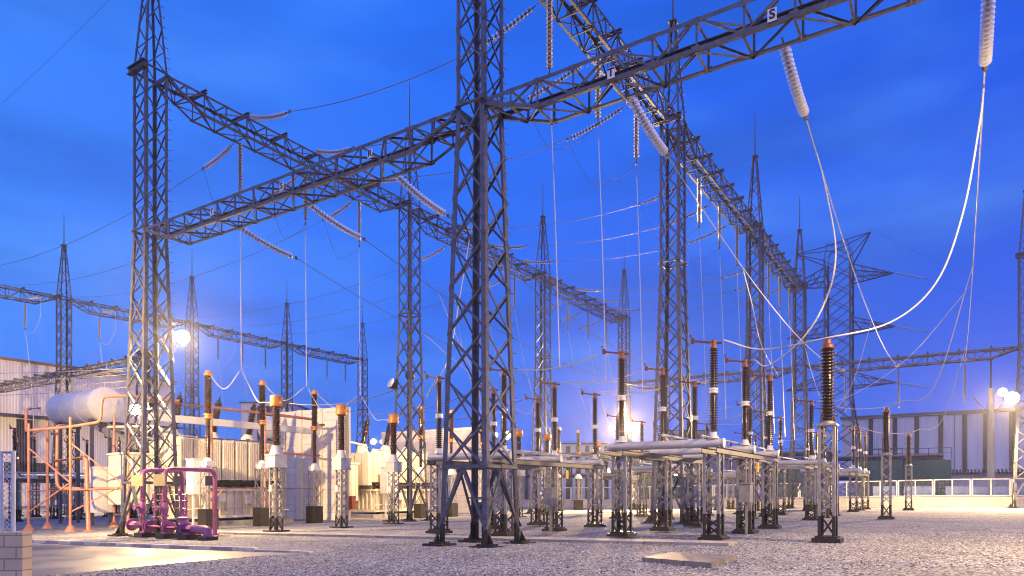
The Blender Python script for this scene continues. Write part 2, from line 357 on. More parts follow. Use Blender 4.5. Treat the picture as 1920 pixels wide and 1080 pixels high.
# the road on the left
rd = MB(); poly = [gnd(-500, 1003, .004), gnd(43, 1019, .004), gnd(480, 1035.5, .004), gnd(560, 1037, .004), gnd(585, 1038.5, .004), gnd(480, 1043, .004), gnd(300, 1059, .004), gnd(94, 1080, .004), gnd(-500, 1160, .004)]
rd.add(poly, [tuple(range(len(poly)-1, -1, -1))]); struct('road', rd, ASPH)
kerb = [gnd(-120, 1010), gnd(43, 1017), gnd(160, 1022), gnd(320, 1029), gnd(480, 1034.5), gnd(545, 1036), gnd(583, 1038)]
pts = []
for i in range(len(kerb)-1):
    n = max(1, round((kerb[i+1]-kerb[i]).length/.95))
    pts += [kerb[i].lerp(kerb[i+1], j/n) for j in range(n)]
pts.append(kerb[-1])
KW = mat('faded_yellow_white_kerb', (.66, .60, .48), .75, 0, .2, 5, bump=.2); KG = mat('faded_grey_kerb', (.36, .34, .34), .75, 0, .25, 5, bump=.2)
kt = MB(); kd = MB()
for i in range(len(pts)-1):
    p0, p1 = pts[i], pts[i+1]; d = (p1-p0).normalized(); q = p1-d*.015
    h = .11 if i < len(pts)-3 else .05
    (kt if i % 2 else kd).bar(p0+Vector((0, .08, h/2-.02)), q+Vector((0, .08, h/2-.02)), .16, h+.04)
ko = struct('kerb', kt, KW); kdo = kd.build('grey_kerb_block', KG, ko)
# concrete duct covers: the long strip and the loose slab
sl = MB(); t = -6.9
while t < 23.5:
    s0, s1 = 1.55, 2.5
    dz = random.uniform(-.006, .006)
    sl.add([P(s, tt, zt(tt)+z+dz) for z in (-.05, .085) for s, tt in ((s0, t), (s1, t), (s1, t+.77), (s0, t+.77))], [(3, 2, 1, 0)[::-1], (4, 5, 6, 7)[::-1], (0, 1, 5, 4), (1, 2, 6, 5), (2, 3, 7, 6), (3, 0, 4, 7)])
    t += .79
o = sl.build('duct_cover_strip', CONC, None, P(2, 8)); tag(o, 'long low strip of grey concrete duct cover slabs across the gravel', 'duct cover')
c4 = [gnd(1204, 1053), gnd(1257, 1043), gnd(1377, 1049), gnd(1334, 1066)]
SLABM = mat('stained_slab', (.20, .18, .155), .6, 0, .4, 3, bump=.2, dirt=(.12, .09, .06), dscale=1.5)
sp = thing('access_slab', 'flat stained concrete slab lying alone on the foreground gravel', 'slab', c4[0])
W_ = [c-c4[0] for c in c4]
for k, (a_, b_) in enumerate(((0, .3), (.31, .62), (.63, 1))):
    m_ = MB(); q = [W_[0].lerp(W_[3], a_), W_[0].lerp(W_[3], b_), W_[1].lerp(W_[2], b_), W_[1].lerp(W_[2], a_)]
    m_.add([x+Vector((0, 0, z)) for z in (-.03, .09+.006*k) for x in q], [(3, 2, 1, 0), (4, 5, 6, 7), (0, 1, 5, 4), (1, 2, 6, 5), (2, 3, 7, 6), (3, 0, 4, 7)]); m_.build('plank_slab', SLABM, sp)
# ------------------------------------------------------------------ lattice pieces
def lattice_face(mb, c0, c1, z0, z1, hw, n, a=.07, cross=True, gus=False):
    """X bracing on one face; c0, c1 corner signs; hw(z) half width"""
    nrm = Vector(((c0[0]+c1[0])/2, (c0[1]+c1[1])/2, 0)); tdir = Vector((c1[0]-c0[0], c1[1]-c0[1], 0)).normalized()
    for i in range(n):
        za = z0+(z1-z0)*i/n; zb = z0+(z1-z0)*(i+1)/n
        ha, hb = hw(za), hw(zb)
        q = [(Vector((c0[0]*ha, c0[1]*ha, za)), Vector((c1[0]*hb, c1[1]*hb, zb))), (Vector((c1[0]*ha, c1[1]*ha, za)), Vector((c0[0]*hb, c0[1]*hb, zb)))]
        if not cross: q = [q[i % 2]]
        for k, (p, r) in enumerate(q):
            d = (r-p).normalized(); perp = nrm.cross(d).normalized()
            off = nrm*(-.02 if k == 0 else .008)
            mb.ang(p+off, r+off, perp, -nrm, a, .012)
            if gus: mb.bar(p+nrm*.006+d*.02, p+nrm*.006+d*.22, .11, .012, nrm.cross(d))
CORN = [(-1, -1), (1, -1), (1, 1), (-1, 1)]
def tower(s, t, label, z_low=12.9, z_top=19.9, peak=25.0, spike=28.0, hb=.86, ht=.5, group='lattice gantry towers', detail=True, m=None):
    m = m or STEEL; base = P(s, t); root = thing('lattice_tower', label, 'tower', base, TH, group); z0 = base.z
    def hw(z):
        z = z+z0
        if z < z_low: return hb+(ht-hb)*clampf((z-z0)/(z_low-z0), 0, 1)
        if z <= z_top: return ht
        return ht+(.13-ht)*(z-z_top)/(peak-z_top)
    lv = [.05, z_low-z0, z_top-z0]+([peak-z0] if peak else [])
    for c in CORN:
        mb = MB(); zz = [.55]+lv[1:]
        for i in range(len(zz)-1):
            p = Vector((c[0]*hw(zz[i]), c[1]*hw(zz[i]), zz[i])); q = Vector((c[0]*hw(zz[i+1]), c[1]*hw(zz[i+1]), zz[i+1]))
            a = (.16, .125, .085)[i]
            mb.ang(p, q, Vector((-c[0], 0, 0)), Vector((0, -c[1], 0)), a, .02)
        if detail and c == (1, -1):
            z = 2.6
            while z < (peak or z_top)-z0:
                p = Vector((c[0]*hw(z), c[1]*hw(z), z)); mb.bar(p, p+Vector((.16, -.02, 0)), .022); z += .45
        if detail:   # splice plates
            for z in (4.6, 9.3):
                p = Vector((c[0]*(hw(z)+.006), c[1]*(hw(z)+.006), z)); mb.ang(p-Vector((0, 0, .45)), p+Vector((0, 0, .45)), Vector((-c[0], 0, 0)), Vector((0, -c[1], 0)), .16, .012)
        lg = mb.build('leg', m, root)
        fb = MB(); p0 = Vector((c[0]*hw(.0), c[1]*hw(.0), .03)); p1 = Vector((c[0]*hw(.62), c[1]*hw(.62), .62)); o_ = Vector((c[0]*.004, c[1]*.004, 0))
        fb.ang(p0+o_, p1+o_, Vector((-c[0], 0, 0)), Vector((0, -c[1], 0)), .19, .026)
        fb.box((p0.x, p0.y, .02), (.72, .72, .06)); fb.box((p0.x, p0.y, .075), (.44, .44, .05))
        for dx, dy in ((1, 0), (0, 1)):   # gussets
            for sg in (-1, 1):
                v = [p0+Vector((dx*sg*.02, dy*sg*.02, .07)), p0+Vector((dx*sg*.22, dy*sg*.22, .07)), p0+Vector((dx*sg*.05, dy*sg*.05, .36))]
                n_ = Vector((dy*.012, dx*.012, 0)); fb.add([q-n_ for q in v]+[q+n_ for q in v], [(0, 1, 2), (5, 4, 3), (0, 3, 4, 1), (1, 4, 5, 2), (2, 5, 3, 0)])
        fb.build('painted_foot', BLACK, lg)
    br = MB(); bf = MB(); wf = MB(); hf = MB(); zb = 2.25
    for i in range(4):
        c0, c1 = CORN[i], CORN[(i+1) % 4]
        n1 = 8; lattice_face(br, c0, c1, zb, z_low-z0, hw, n1, .06, gus=detail)
        lattice_face(br, c0, c1, z_low-z0, z_top-z0, hw, 6, .05, gus=detail)
        if peak: lattice_face(br, c0, c1, z_top-z0, peak-z0, hw, 5, .045, cross=False)
        nrm = Vector(((c0[0]+c1[0])/2, (c0[1]+c1[1])/2, 0)); td = Vector((c1[0]-c0[0], c1[1]-c0[1], 0)).normalized()
        for z in (zb, z_low-z0, z_top-z0):
            h_ = hw(z); p = Vector((c0[0]*h_, c0[1]*h_, z)); q = Vector((c1[0]*h_, c1[1]*h_, z)); o_ = nrm*.012
            (bf if z == zb else wf if z < z_top-z0-.01 else hf).ang(p+o_, q+o_, Vector((0, 0, 1)), nrm, .10, .014)
        h_ = hw(zb); mid = nrm*h_+Vector((0, 0, zb))
        bf.bar(mid+nrm*.03-Vector((0, 0, .10)), mid+nrm*.03+Vector((0, 0, .12)), .16, .014, nrm.cross(Vector((0, 0, 1))))
        for c in (c0, c1):
            f0 = Vector((c[0]*hw(.5), c[1]*hw(.5), .5)); d = (mid-f0).normalized()
            bf.ang(f0+nrm*.02, mid+nrm*.02, nrm.cross(d).normalized()*.5, -nrm, .18, .02, .10)
            md = f0.lerp(mid, .5); hl = hw(md.z); lg_ = Vector((c[0]*hl, c[1]*hl, md.z)); bf.bar(md, lg_, .05)
    bf.build('base_frame', m, root); wf.build('waist_frame', m, root); hf.build('head_frame', m, root); br.build('bracing', m, root)
    if peak:
        sp = MB(); sp.cyl((0, 0, peak-z0-.1), (0, 0, spike-z0), .05, .02, 6); sp.box((0, 0, peak-z0), (.42, .42, .05))
        sp.bar((-.35, 0, peak-z0-.12), (.35, 0, peak-z0-.12), .05); sp.build('lightning_spike', STEELD, root)
    tb = MB(); zz = z_top-z0; tb.ibeam((-ht-.06, -ht-.12, zz+.03), (-ht-.06, ht+.22, zz+.03), .22, .30, .03); tb.build('head_beam', STEELD, root)
    return root
def beam(p0, p1, label, depth=1., width=1., cross_n=2, plates=(), group='lattice gantry beams', taper=1.75, m=None, pitch=1.1, taper1=None):
    m = m or STEEL; d = p1-p0; L = d.length; rz = math.atan2(d.y, d.x); root = thing('lattice_beam', label, 'gantry beam', p0, rz, group)
    w = width/2; taper1 = taper if taper1 is None else taper1
    def zb(x):
        e = -.18
        if x < taper: return e+(-depth-e)*x/taper
        if x > L-taper1: return e+(-depth-e)*(L-x)/taper1
        return -depth
    n = max(4, round((L-taper-taper1)/pitch)); xs = [0]+([taper*.5] if taper else [])+[taper+(L-taper-taper1)*i/n for i in range(n+1)]+([L-taper1*.5] if taper1 else [])+[L]
    xs = sorted(set(round(x, 4) for x in xs))
    bx = [0, taper, L-taper1, L]
    for sy in (-1, 1):
        c = MB(); c.ang((0, sy*w, 0), (L, sy*w, 0), Vector((0, -sy, 0)), Vector((0, 0, -1)), .105, .016); c.build('chord', m, root)
        c = MB()
        for i in range(3):
            if bx[i+1]-bx[i] < .01: continue
            c.ang((bx[i], sy*w, zb(bx[i])), (bx[i+1], sy*w, zb(bx[i+1])), Vector((0, -sy, 0)), Vector((0, 0, 1)), .105, .016)
        c.build('chord', m, root)
    br = MB(); a = .05
    for i in range(len(xs)-1):
        x0, x1 = xs[i], xs[i+1]
        for sy in (-1, 1):
            y = sy*(w-.012); n_ = Vector((0, sy, 0))
            p, q = (Vector((x0, y, 0)), Vector((x1, y, zb(x1)))) if i % 2 == 0 else (Vector((x0, y, zb(x0))), Vector((x1, y, 0)))
            dd = (q-p).normalized(); br.ang(p, q, n_.cross(dd), -n_, a, .012)
            for zz_ in (0, zb(x0)): br.box((x0, sy*(w+.004), zz_+(.07 if zz_ else -.07)), (.2, .012, .15))
            if 0 < i: br.ang((x0, y, zb(x0)), (x0, y, 0), Vector((1, 0, 0)), -n_, .05, .012)
        for z0_, z1_, sg in ((-.02, -.02, 1), (zb(x0)+.02, zb(x1)+.02, -1)):
            p, q = (Vector((x0, -w, z0_)), Vector((x1, w, z1_))) if (i % 2 == 0) else (Vector((x0, w, z0_)), Vector((x1, -w, z1_)))
            dd = (q-p).normalized(); up = Vector((0, 0, 1)); br.ang(p, q, up.cross(dd).normalized(), -up, .055, .012)
            br.bar((x0, -w, z0_), (x0, w, z0_), .05, .05)
    br.build('bracing', m, root)
    if cross_n:
        k = 2
        while k < len(xs)-2:
            x = xs[k]; cb = MB(); cb.ibeam((x, -w-.16, .075), (x, w+.16, .075), .14, .15, .022)
            for sy in (-1, 1): cb.box((x, sy*(w+.1), .17), (.06, .05, .05))
            cb.build('cross_beam', STEELD, root); k += cross_n
    for x, sy, ch in plates:
        for fl in ((sy,)):
            pm = MB(); pz_ = -.60 if fl < 0 else -.40; pm.box((x, fl*(w+.03), pz_), (.20, .02, .28)); po = pm.build('phase_plate', PLATE, root)
            cu = bpy.data.curves.new('letter', 'FONT'); cu.body = ch; cu.size = .29; cu.align_x = 'CENTER'; cu.align_y = 'CENTER'; cu.extrude = .004; cu.materials.append(INK); cu.offset = .008
            lo = bpy.data.objects.new('letter', cu); COL.objects.link(lo); lo.parent = po; lo.location = (x, fl*(w+.046), pz_); lo.rotation_euler = (R(90), 0, 0 if fl < 0 else R(180))
    return root
def disc_string(p0, p1, label, group, n=16, r=.13, sag=0., link=.22):
    p0, p1 = Vector(p0), Vector(p1)
    def at(q): return p0.lerp(p1, q)-Vector((0, 0, sag*4*q*(1-q)))
    L = (p1-p0).length; mb = MB(); fm = MB(); q0 = link/L; q1 = 1-link/L; pitch = (q1-q0)/n
    for i in range(n):
        a = at(q0+pitch*i); b = at(q0+pitch*(i+1)); h = (b-a).length
        mb.lathe([(.05, .16*h), (r*.72, .20*h), (r, .34*h), (r*.96, .42*h), (.55*r, .40*h), (.05, .46*h)], a, b, 14)
        fm.lathe([(.03, 0), (.034, .42*h), (.062, .46*h), (.058, h*.9), (.03, h*1.1)], a, b, 7)
    fm.tube([p0, at(q0)], .022, 5); fm.tube([at(q1), p1], .022, 5); fm.box(p1, (.09, .09, .14))
    o = mb.build('insulator_string', GLASS, None, p0); tag(o, label, 'insulator string', group)
    f = fm.build('string_fitting', STEELD, o, p0); f.location = (0, 0, 0); return o
def wire(pts, label, r=.018, m=None, group=None, sag=None, k=14, name='cable', sp=True):
    pts = [Vector(p) for p in pts]
    if sag is not None:
        a, b = pts; pts = [a.lerp(b, i/k)-Vector((0, 0, sag*4*(i/k)*(1-i/k))) for i in range(k+1)]
    elif sp and len(pts) > 2: pts = spline(pts)
    o = MB().tube(pts, r*.8, 6).build(name, m or ALU, None, pts[0]); return tag(o, label, 'cable', group)
def sheds(mb, p0, p1, n, r, rc, seg=14):
    L = (Vector(p1)-Vector(p0)).length; h = L/n; pr = [(rc, 0)]
    for i in range(n):
        z = i*h; pr += [(rc, z+.15*h), (r*.98, z+.42*h), (r, z+.55*h), (rc*1.05, z+.8*h)]
    pr.append((rc, L)); mb.lathe(pr, p0, p1, seg)
def column_mesh(w, z0, z1, n, leg=.085, a=.045, pitch=None):
    mb = MB(); h = w/2
    for c in CORN: mb.ang((c[0]*h, c[1]*h, z0), (c[0]*h, c[1]*h, z1), Vector((-c[0], 0, 0)), Vector((0, -c[1], 0)), leg, .012)
    for i in range(4): lattice_face(mb, CORN[i], CORN[(i+1) % 4], z0+.02, z1-.02, lambda z: h-.004, n, a, cross=False)
    return mb
# ------------------------------------------------------------------ gantry towers and beams
SB1, SB2 = 17.0, 16.5; TL = 17.8
tower(0, 0, 'big foreground lattice tower in the middle, rising out of the frame')
tower(0, TL, 'tall lattice tower on the left behind the magenta pipework')
tower(0, -TL, 'lattice tower beyond the right edge that carries the near letter-marked beam')
ordw = ['second', 'third', 'last']
for i in range(3):
    tower(SB1*(i+1), TL, f'spiked lattice tower, {ordw[i]} of the row starting at the tall left tower')
    tower(SB2*(i+1)-(.3 if i == 2 else 0), 0, f'spiked lattice tower, {ordw[i]} of the row starting at the foreground tower')
ZA, ZB = 12.9, 19.95
bays = ['near', 'middle', 'far']
for i in range(3):
    beam(P(SB1*i+.5, TL, ZB), P(SB1*(i+1)-.5, TL, ZB), f'high lattice beam of the left row, its {bays[i]} span')
    beam(P(SB2*i+.5, 0, ZB), P(SB2*(i+1)-.5, 0, ZB), f'high lattice beam of the right row, its {bays[i]} span')
LT = TL-1.0
pl = [(4.0-.5, 1, 'R'), (8.35-.5, 1, 'S'), (12.5-.5, 1, 'T')]
beam(P(0, .5, ZA), P(0, TL-.5, ZA), 'lower lattice beam between foreground tower and tall left tower, with R S T plates', .8, plates=pl, cross_n=0)
pr_ = [(4.5-.5, -1, 'T'), (8.45-.5, -1, 'S'), (12.5-.5, -1, 'R')]
beam(P(0, -.5, ZA), P(0, -TL+.5, ZA), 'lower lattice beam running from foreground tower out of the top right', .8, plates=pr_, cross_n=0)
# far cross beams at the end of both rows and the tower at the right edge
SE = 50.2
tower(SE, -16.4, 'lattice tower cut by the right edge of the picture, with a floodlight')
beam(P(SE, -15.9, ZA), P(SE, -.5, ZA), 'far lower lattice beam reaching the right edge tower above the white hall', .8)
beam(P(SE, .5, ZA), P(SE, TL-.5, ZA), 'far lower lattice beam in the middle, behind the pylon and floodlight', .8)
# the gantry beyond the left: towers, beams
G3 = []
for i, (u, Y) in enumerate(((-210, 55.6), (120, 65.5), (360, 75.2), (538, 85.8), (680, 96.2))):
    q = px(u, 600, Y); G3.append(st(q.x, q.y))
g3n = ['leftmost, outside the frame', 'first from the left edge', 'behind the bright floodlight', 'third, between floodlight and white wall', 'last, at the end of its beam']
for i in range(5): tower(*G3[i], f'distant lattice tower of the left back gantry, {g3n[i]}', detail=False, m=STEELD)
for i in range(4):
    p, q = P(*G3[i], ZB), P(*G3[i+1], ZB); d = (q-p).normalized()*.5
    beam(p+d, q-d, f'distant high beam of left back gantry, span {["cut by left edge", "behind tall left tower", "right of bright floodlight", "ending above white wall"][i]}', group='left back gantry beams', m=STEELD)
sL = G3[1][0]
tower(sL, 45.2, 'low lattice tower hidden behind the tall left tower', peak=None, detail=False, m=STEELD, z_top=13.2)
beam(P(sL, 45.7, ZA), P(sL, 59.2, ZA), 'distant lower lattice beam above the conservator tank', .8, m=STEELD)
beam(P(sL, 60.2, ZA), P(sL, 76, ZA), 'distant lower lattice beam cut by the left edge', .8, m=STEELD)
tower(sL, 76.5, 'distant lattice tower outside the left edge', detail=False, m=STEELD)
# ------------------------------------------------------------------ strings and overhead conductors
ph1 = [4.5, 8.55, 12.55]; ph2 = [4.15, 8.0, 11.85]; o3 = ['first', 'second', 'third']
ZS = 16.1
SUS1, SUS2 = {}, {}
for b in range(3):
    for k in range(3):
        s1, s2 = SB1*b+ph1[k], SB2*b+ph2[k]; w_ = f'{o3[k]} in the {bays[b]} span'
        disc_string(P(s1, TL, ZB-1.0), P(s1, TL, ZS), f'glass disc string hanging straight down from left high beam, {w_}', 'hanging glass insulator strings')
        disc_string(P(s2, 0, ZB-1.0), P(s2, 0, ZS), f'glass disc string hanging straight down from right high beam, {w_}', 'hanging glass insulator strings')
        SUS1[b, k] = P(s1, TL, ZS); SUS2[b, k] = P(s2, 0, ZS)
        # bus between the rows
        e1 = P(s1+.15, 14.3, 19.35); e2 = P(s2+.15, 3.55, 18.2)
        disc_string(P(s1+.15, TL-.55, 20.0), e1, f'glass disc string pulled level from left high beam, {w_}', 'level glass insulator strings', sag=.16)
        disc_string(P(s2+.15, .55, 18.9), e2, f'glass disc string slanting left from right high beam, {w_}', 'level glass insulator strings', sag=.10)
        wire([e1, e2], f'dark bus cable strung between the two high beams, {w_}', .02, CABLE, 'bus cables between the high beams', sag=.35)
        wire([e2, e2.lerp(SUS2[b, k], .35)-Vector((0, 0, 1.6)), e2.lerp(SUS2[b, k], .72)-Vector((0, 0, 1.0)), SUS2[b, k]], f'thin jumper loop under right high beam, {w_}', .014, CABLE, 'jumper loops')
        # other side of the left row
        f1 = P(s1, TL+3.1, 18.3); disc_string(P(s1, TL+.55, 18.9), f1, f'glass disc string on the back of left high beam, {w_}', 'level glass insulator strings', sag=.1)
        g = P(s1+.3*k, 56.5, 19.2)
        if b < 2: wire([f1, g], f'dark bus cable towards the left back gantry, {w_} of left row', .018, CABLE, 'bus cables to the left back gantry', sag=1.5, k=20)
        wire([f1, f1.lerp(SUS1[b, k], .4)-Vector((0, 0, 1.6)), SUS1[b, k]-A*-.5-Vector((0, 0, .3)), SUS1[b, k]], f'thin jumper loop under left high beam, {w_}', .014, CABLE, 'jumper loops')
# tension strings on lower beams and the long spans to the far beam
tl = {'T': 12.5, 'S': 8.35, 'R': 4.0}; tr = {'T': -4.5, 'S': -8.45, 'R': -12.5}
SPAN = {}
def span_pt(key, s):
    a, b, sg = SPAN[key]; q = (s-a[3])/(b[3]-a[3]); p = a[4].lerp(b[4], q); return p-Vector((0, 0, sg*4*q*(1-q)))
for side, dct, zz in (('left', tl, 12.35), ('right', tr, 12.35)):
    for ch, t in dct.items():
        e = P(3.55, t, 11.85)
        disc_string(P(.5, t, zz), e, f'large glass disc string at plate {ch} of the lower beam, {side} of foreground tower', 'large strings on the lower near beam', sag=.12, r=.14, n=18)
        tt = t if side == 'right' else t*1.0
        if side == 'right': tt = {'T': -3.6, 'S': -7.7, 'R': -12.4}[ch]
        fe = P(SE-3.0, tt, 11.9)
        disc_string(P(SE-.5, tt, 12.2), fe, f'distant glass disc string ending the {side} {ch} cable at far lower beam', 'strings on the far lower beam', r=.13, sag=.1)
        disc_string(P(SE, tt, 12.0), P(SE, tt, 8.7), f'distant glass disc string hanging below far lower beam on the {side} {ch} cable', 'strings on the far lower beam', r=.14)
        sg = 2.6 if side == 'left' else 1.2
        SPAN[side, ch] = ((0, 0, 0, 3.55, e), (0, 0, 0, SE-3, fe), sg)
        pts = [span_pt((side, ch), 3.55+(SE-6.55)*i/24) for i in range(25)]
        wire(pts, f'long overhead cable of phase {ch} sagging from {side} lower beam to the far beam', .02 if side == 'left' else .023, CABLE if side == 'left' else ALU, 'long overhead cables', sp=False)
# earth wires
for i in range(1, 4):
    wire([P(SB1*i, TL, 24.9), P(SB2*i, 0, 24.9)], f'thin earth wire between the peaks of the {ordw[i-1]} towers of both rows', .009, CABLE, 'earth wires', sag=.5)
wire([P(0, TL, 25), P(2, 56, 25)], 'thin earth wire leaving the tall left tower peak to the upper left', .010, CABLE, 'earth wires', sag=.6)
for i in (1, 2): wire([P(SB1*i, TL, 24.9), P(*G3[i+1], 24.9)], f'thin earth wire from the {ordw[i-1]} left row tower to the left back gantry', .009, CABLE, 'earth wires', sag=1)
# left back gantry strings and droppers
for i in range(4):
    for k in range(3):
        q = .25+.25*k; s = G3[i][0]*(1-q)+G3[i+1][0]*q; t = G3[i][1]*(1-q)+G3[i+1][1]*q
        w_ = f'{o3[k]} in {["left edge", "tall tower", "floodlight", "white wall"][i]} span'
        b_ = P(s, t, 16.4)
        disc_string(P(s, t, 18.95), b_, f'distant glass disc string hanging from left back gantry, {w_}', 'left back gantry strings', r=.14)
        disc_string(P(s, t-.5, 19.3), P(s, t-3, 19.0), f'distant glass disc string pulled towards us from left back gantry, {w_}', 'left back gantry strings', r=.14, sag=.1)
        wire([b_, P(s+.2, t-.6, 12), P(s+.4, t-.8, 7)], f'white dropper cable below left back gantry, {w_}', .022, ALU, 'left back gantry droppers')
        wire([P(s, t-3, 19), P(s, t-3, 17.2), P(s, t-1.6, 15.9), b_], f'white jumper loop at left back gantry, {w_}', .018, ALU, 'left back gantry jumpers')
# ------------------------------------------------------------------ disconnector tables
def disconnector(label):
    root = thing('disconnector_table', label, 'disconnector', (0, 0, 0), TH, 'disconnector tables')
    W, S = 3.0, 3.7; zt_ = 2.60
    colm = column_mesh(.5, .78, zt_, 5); blk = column_mesh(.508, .0, .785, 2, .095, .05); blk.box((0, 0, .05), (.74, .74, .10)); blk.box((0, 0, .13), (.6, .6, .06))
    first = None
    for r in range(3):
        for c in range(2):
            if first is None:
                first = colm.build('column', PALE, root); fb = blk.build('painted_base', BLACK, first); cc = first
            else:
                cc = copy_tree(first, root)
            cc.location = (r*S, c*W, 0)
    for c in range(2):
        m_ = MB(); y = c*W
        for sy in (-.22, .22): m_.ibeam((-.45, y+sy, zt_+.1), (2*S+.45, y+sy, zt_+.1), .12, .19, .02)
        m_.build('side_beam', STEEL, root)
    for r in range(3):
        m_ = MB(); m_.cyl((r*S, -.3, zt_+.325), (r*S, W+.45, zt_+.325), .132, n=18)
        for y in (-.3, W+.45): m_.cyl((r*S, y-.02, zt_+.325), (r*S, y+.02, zt_+.325), .14, n=18)
        m_.build('cross_pipe', mat('grey_white_pipe', (.50, .50, .51), .42, .1, .2, 4, dirt=(.32, .29, .26)), root)
    m_ = MB(); m_.cyl((-.3, W*.5, zt_+.62), (2*S+.3, W*.5, zt_+.62), .045, n=8)
    for r in range(3): m_.bar((r*S, W*.5, zt_+.48), (r*S, W*.5, zt_+.62), .05)
    m_.build('drive_rod', MATS['grey_white_pipe'], root)
    m_ = MB(); m_.cyl((-.3, .28, zt_+.55), (2*S+.3, .28, zt_+.55), .035, n=8); m_.build('drive_rod', MATS['grey_white_pipe'], root)
    zb = zt_+.46
    ins0 = None
    for r in range(3):
        for c in range(2):
            if ins0 is None:
                m_ = MB(); sheds(m_, (0, 0, .20), (0, 0, 1.36), 15, .142, .075); sheds(m_, (0, 0, 1.54), (0, 0, 2.70), 15, .138, .072); ins0 = m_.build('insulator', PORC, root)
                j = MB(); j.lathe([(.16, 0), (.16, .04), (.11, .09), (.09, .20)], (0, 0, 0)); j.build('flange', WHITE, ins0); j = MB(); j.lathe([(.08, 1.36), (.14, 1.38), (.14, 1.43), (.1, 1.44), (.1, 1.46), (.14, 1.47), (.14, 1.52), (.08, 1.54)], (0, 0, 0), None, 8); j.build('joint', WHITE, ins0)
                j = MB(); j.lathe([(.08, 2.70), (.12, 2.72), (.12, 2.77), (.075, 2.79), (.075, 2.9), (.10, 2.92), (.10, 2.97), (.06, 2.99)], (0, 0, 0)); j.build('cap', RED, ins0)
                j = MB(); j.bar((0, 0, 2.9), (.02, .62, 3.02), .055, .06); j.box((.02, .64, 3.03), (.08, .10, .16)); j.bar((.0, .62, 3.06), (.0, .72, 3.18), .022); j.bar((.05, .62, 3.06), (.08, .72, 3.15), .022); j.cyl((0, -.1, 2.88), (0, -.26, 2.88), .03); j.lathe([(.0, 0), (.04, .02), (.04, .05), (0, .07)], (0, .71, 3.17), None, 8); j.build('contact_arm', mat('dull_red_arm', (.12, .04, .03), .5, .2, .3, 8), ins0); it = ins0
            else: it = copy_tree(ins0, root)
            it.location = (r*S, c*W, zb)
    bx = MB(); bx.box((2*S*.5+.5, -.29, 2.3), (.2, .06, .34)); bx.build('number_box', YELLOW, root)
    bx = MB(); bx.box((S-.7, -.2, 1.4), (.42, .36, .62)); bx.box((S-.7, -.2, 1.73), (.47, .41, .05)); bx.bar((S-.7, -.2, 0), (S-.7, -.2, 1.1), .06); bx.bar((S-.58, -.2, 0), (S-.58, -.2, 1.1), .04); bx.bar((S-.7, -.2, 1.75), (S-.7, -.2, 2.66), .045); bx.build('drive_box', PALE, root)
    return root
d0 = gnd(945, 1005); d1 = gnd(1165, 1008); d1r = gnd(1338, 1012)
sD, tD0 = st(d0.x, d0.y); s1_, t1_ = st(d1r.x, d1r.y)
DS = [(sD, tD0), (s1_, t1_)]
print('D', DS, st(d1.x, d1.y))
DT = {}
t0 = disconnector('lattice-legged disconnector table right behind the foreground tower'); t0.location = P(*DS[0]); DT[0, 0] = DS[0]
lb = {(1, 0): 'nearest disconnector table on the right, six brown double insulators with red tips',
      (0, 1): 'disconnector table in the middle distance, behind the foreground tower', (1, 1): 'disconnector table in the middle distance, behind the big brown post insulator',
      (0, 2): 'farthest disconnector table in the middle, before the low yard wall', (1, 2): 'farthest disconnector table on the right, beneath the far pylon'}
for (c, b), l in lb.items():
    s, t = DS[c][0]+SB2*b, DS[c][1]; dup(t0, P(s, t), l); DT[c, b] = (s, t)
for (s, t), l in (((3, 39), 'disconnector table on the far left behind the orange pipe frame'), ((7, 46), 'disconnector table at far left in front of the cream hall, behind another table')):
    dup(t0, P(s, t), l)
def dtop(c, b, row, col):
    s, t = DT[c, b]; p = P(s+3.7*row, t+3.0*col); return Vector((p.x, p.y, zt(t)+2.60+.46+2.95))
o_rows = ['first', 'second', 'third']
for b in range(3):
    for r in range(3):
        p0, p1 = dtop(0, b, r, 0)-A*.3, dtop(1, b, r, 1)+A*.9
        wire([p0, p1], f'sagging tube cable joining the two disconnector tables, {o_rows[r]} row, {bays[b]} bay', .03 if b == 0 else .025, ALU, 'cables between disconnector tables', sag=.22)
        h = SUS2[b, r]; q = .5; tgt = p0.lerp(p1, clampf((p0-h).dot(p0-p1)/(p0-p1).dot(p0-p1), .1, .9))-Vector((0, 0, .2))
        wire([h, h.lerp(tgt, .5)+B*.05, tgt], f'straight white dropper from right high beam, {o_rows[r]} of {bays[b]} bay', .024, ALU, 'droppers of the right row')
        c_ = MB().box(tgt, (.1, .1, .22)); 
# the thick feeders on the right
wire([span_pt(('right', 'S'), 6.6), px(1567, 470, 19.6), px(1545, 570, 20.5), px(1500, 640, 21.5), px(1440, 685, 23.3), dtop(1, 0, 1, 0)-A*.3], 'white dropper from the S cable curving down to the second right insulator', .028, ALU, 'feeder cables')
arr = [gnd(1552, 1017)]
az = 5.72-zt(-9)
wire([span_pt(('right', 'R'), 4.2), px(1836, 235, 17.2), px(1805, 400, 17.8), px(1755, 530, 18.3), px(1670, 604, 18.7), px(1548, 634, 18.9), px(1430, 655, 20.5), dtop(1, 0, 0, 0)-A*.3], 'thick white cable sweeping from top right over the big brown post insulator', .03, ALU, 'feeder cables')
wire([span_pt(('right', 'T'), 13), px(1410, 570, 29.3), px(1427, 645, 29.6), dtop(1, 0, 2, 0)-A*.3], 'white dropper from the T cable to the third right insulator', .026, ALU, 'feeder cables')
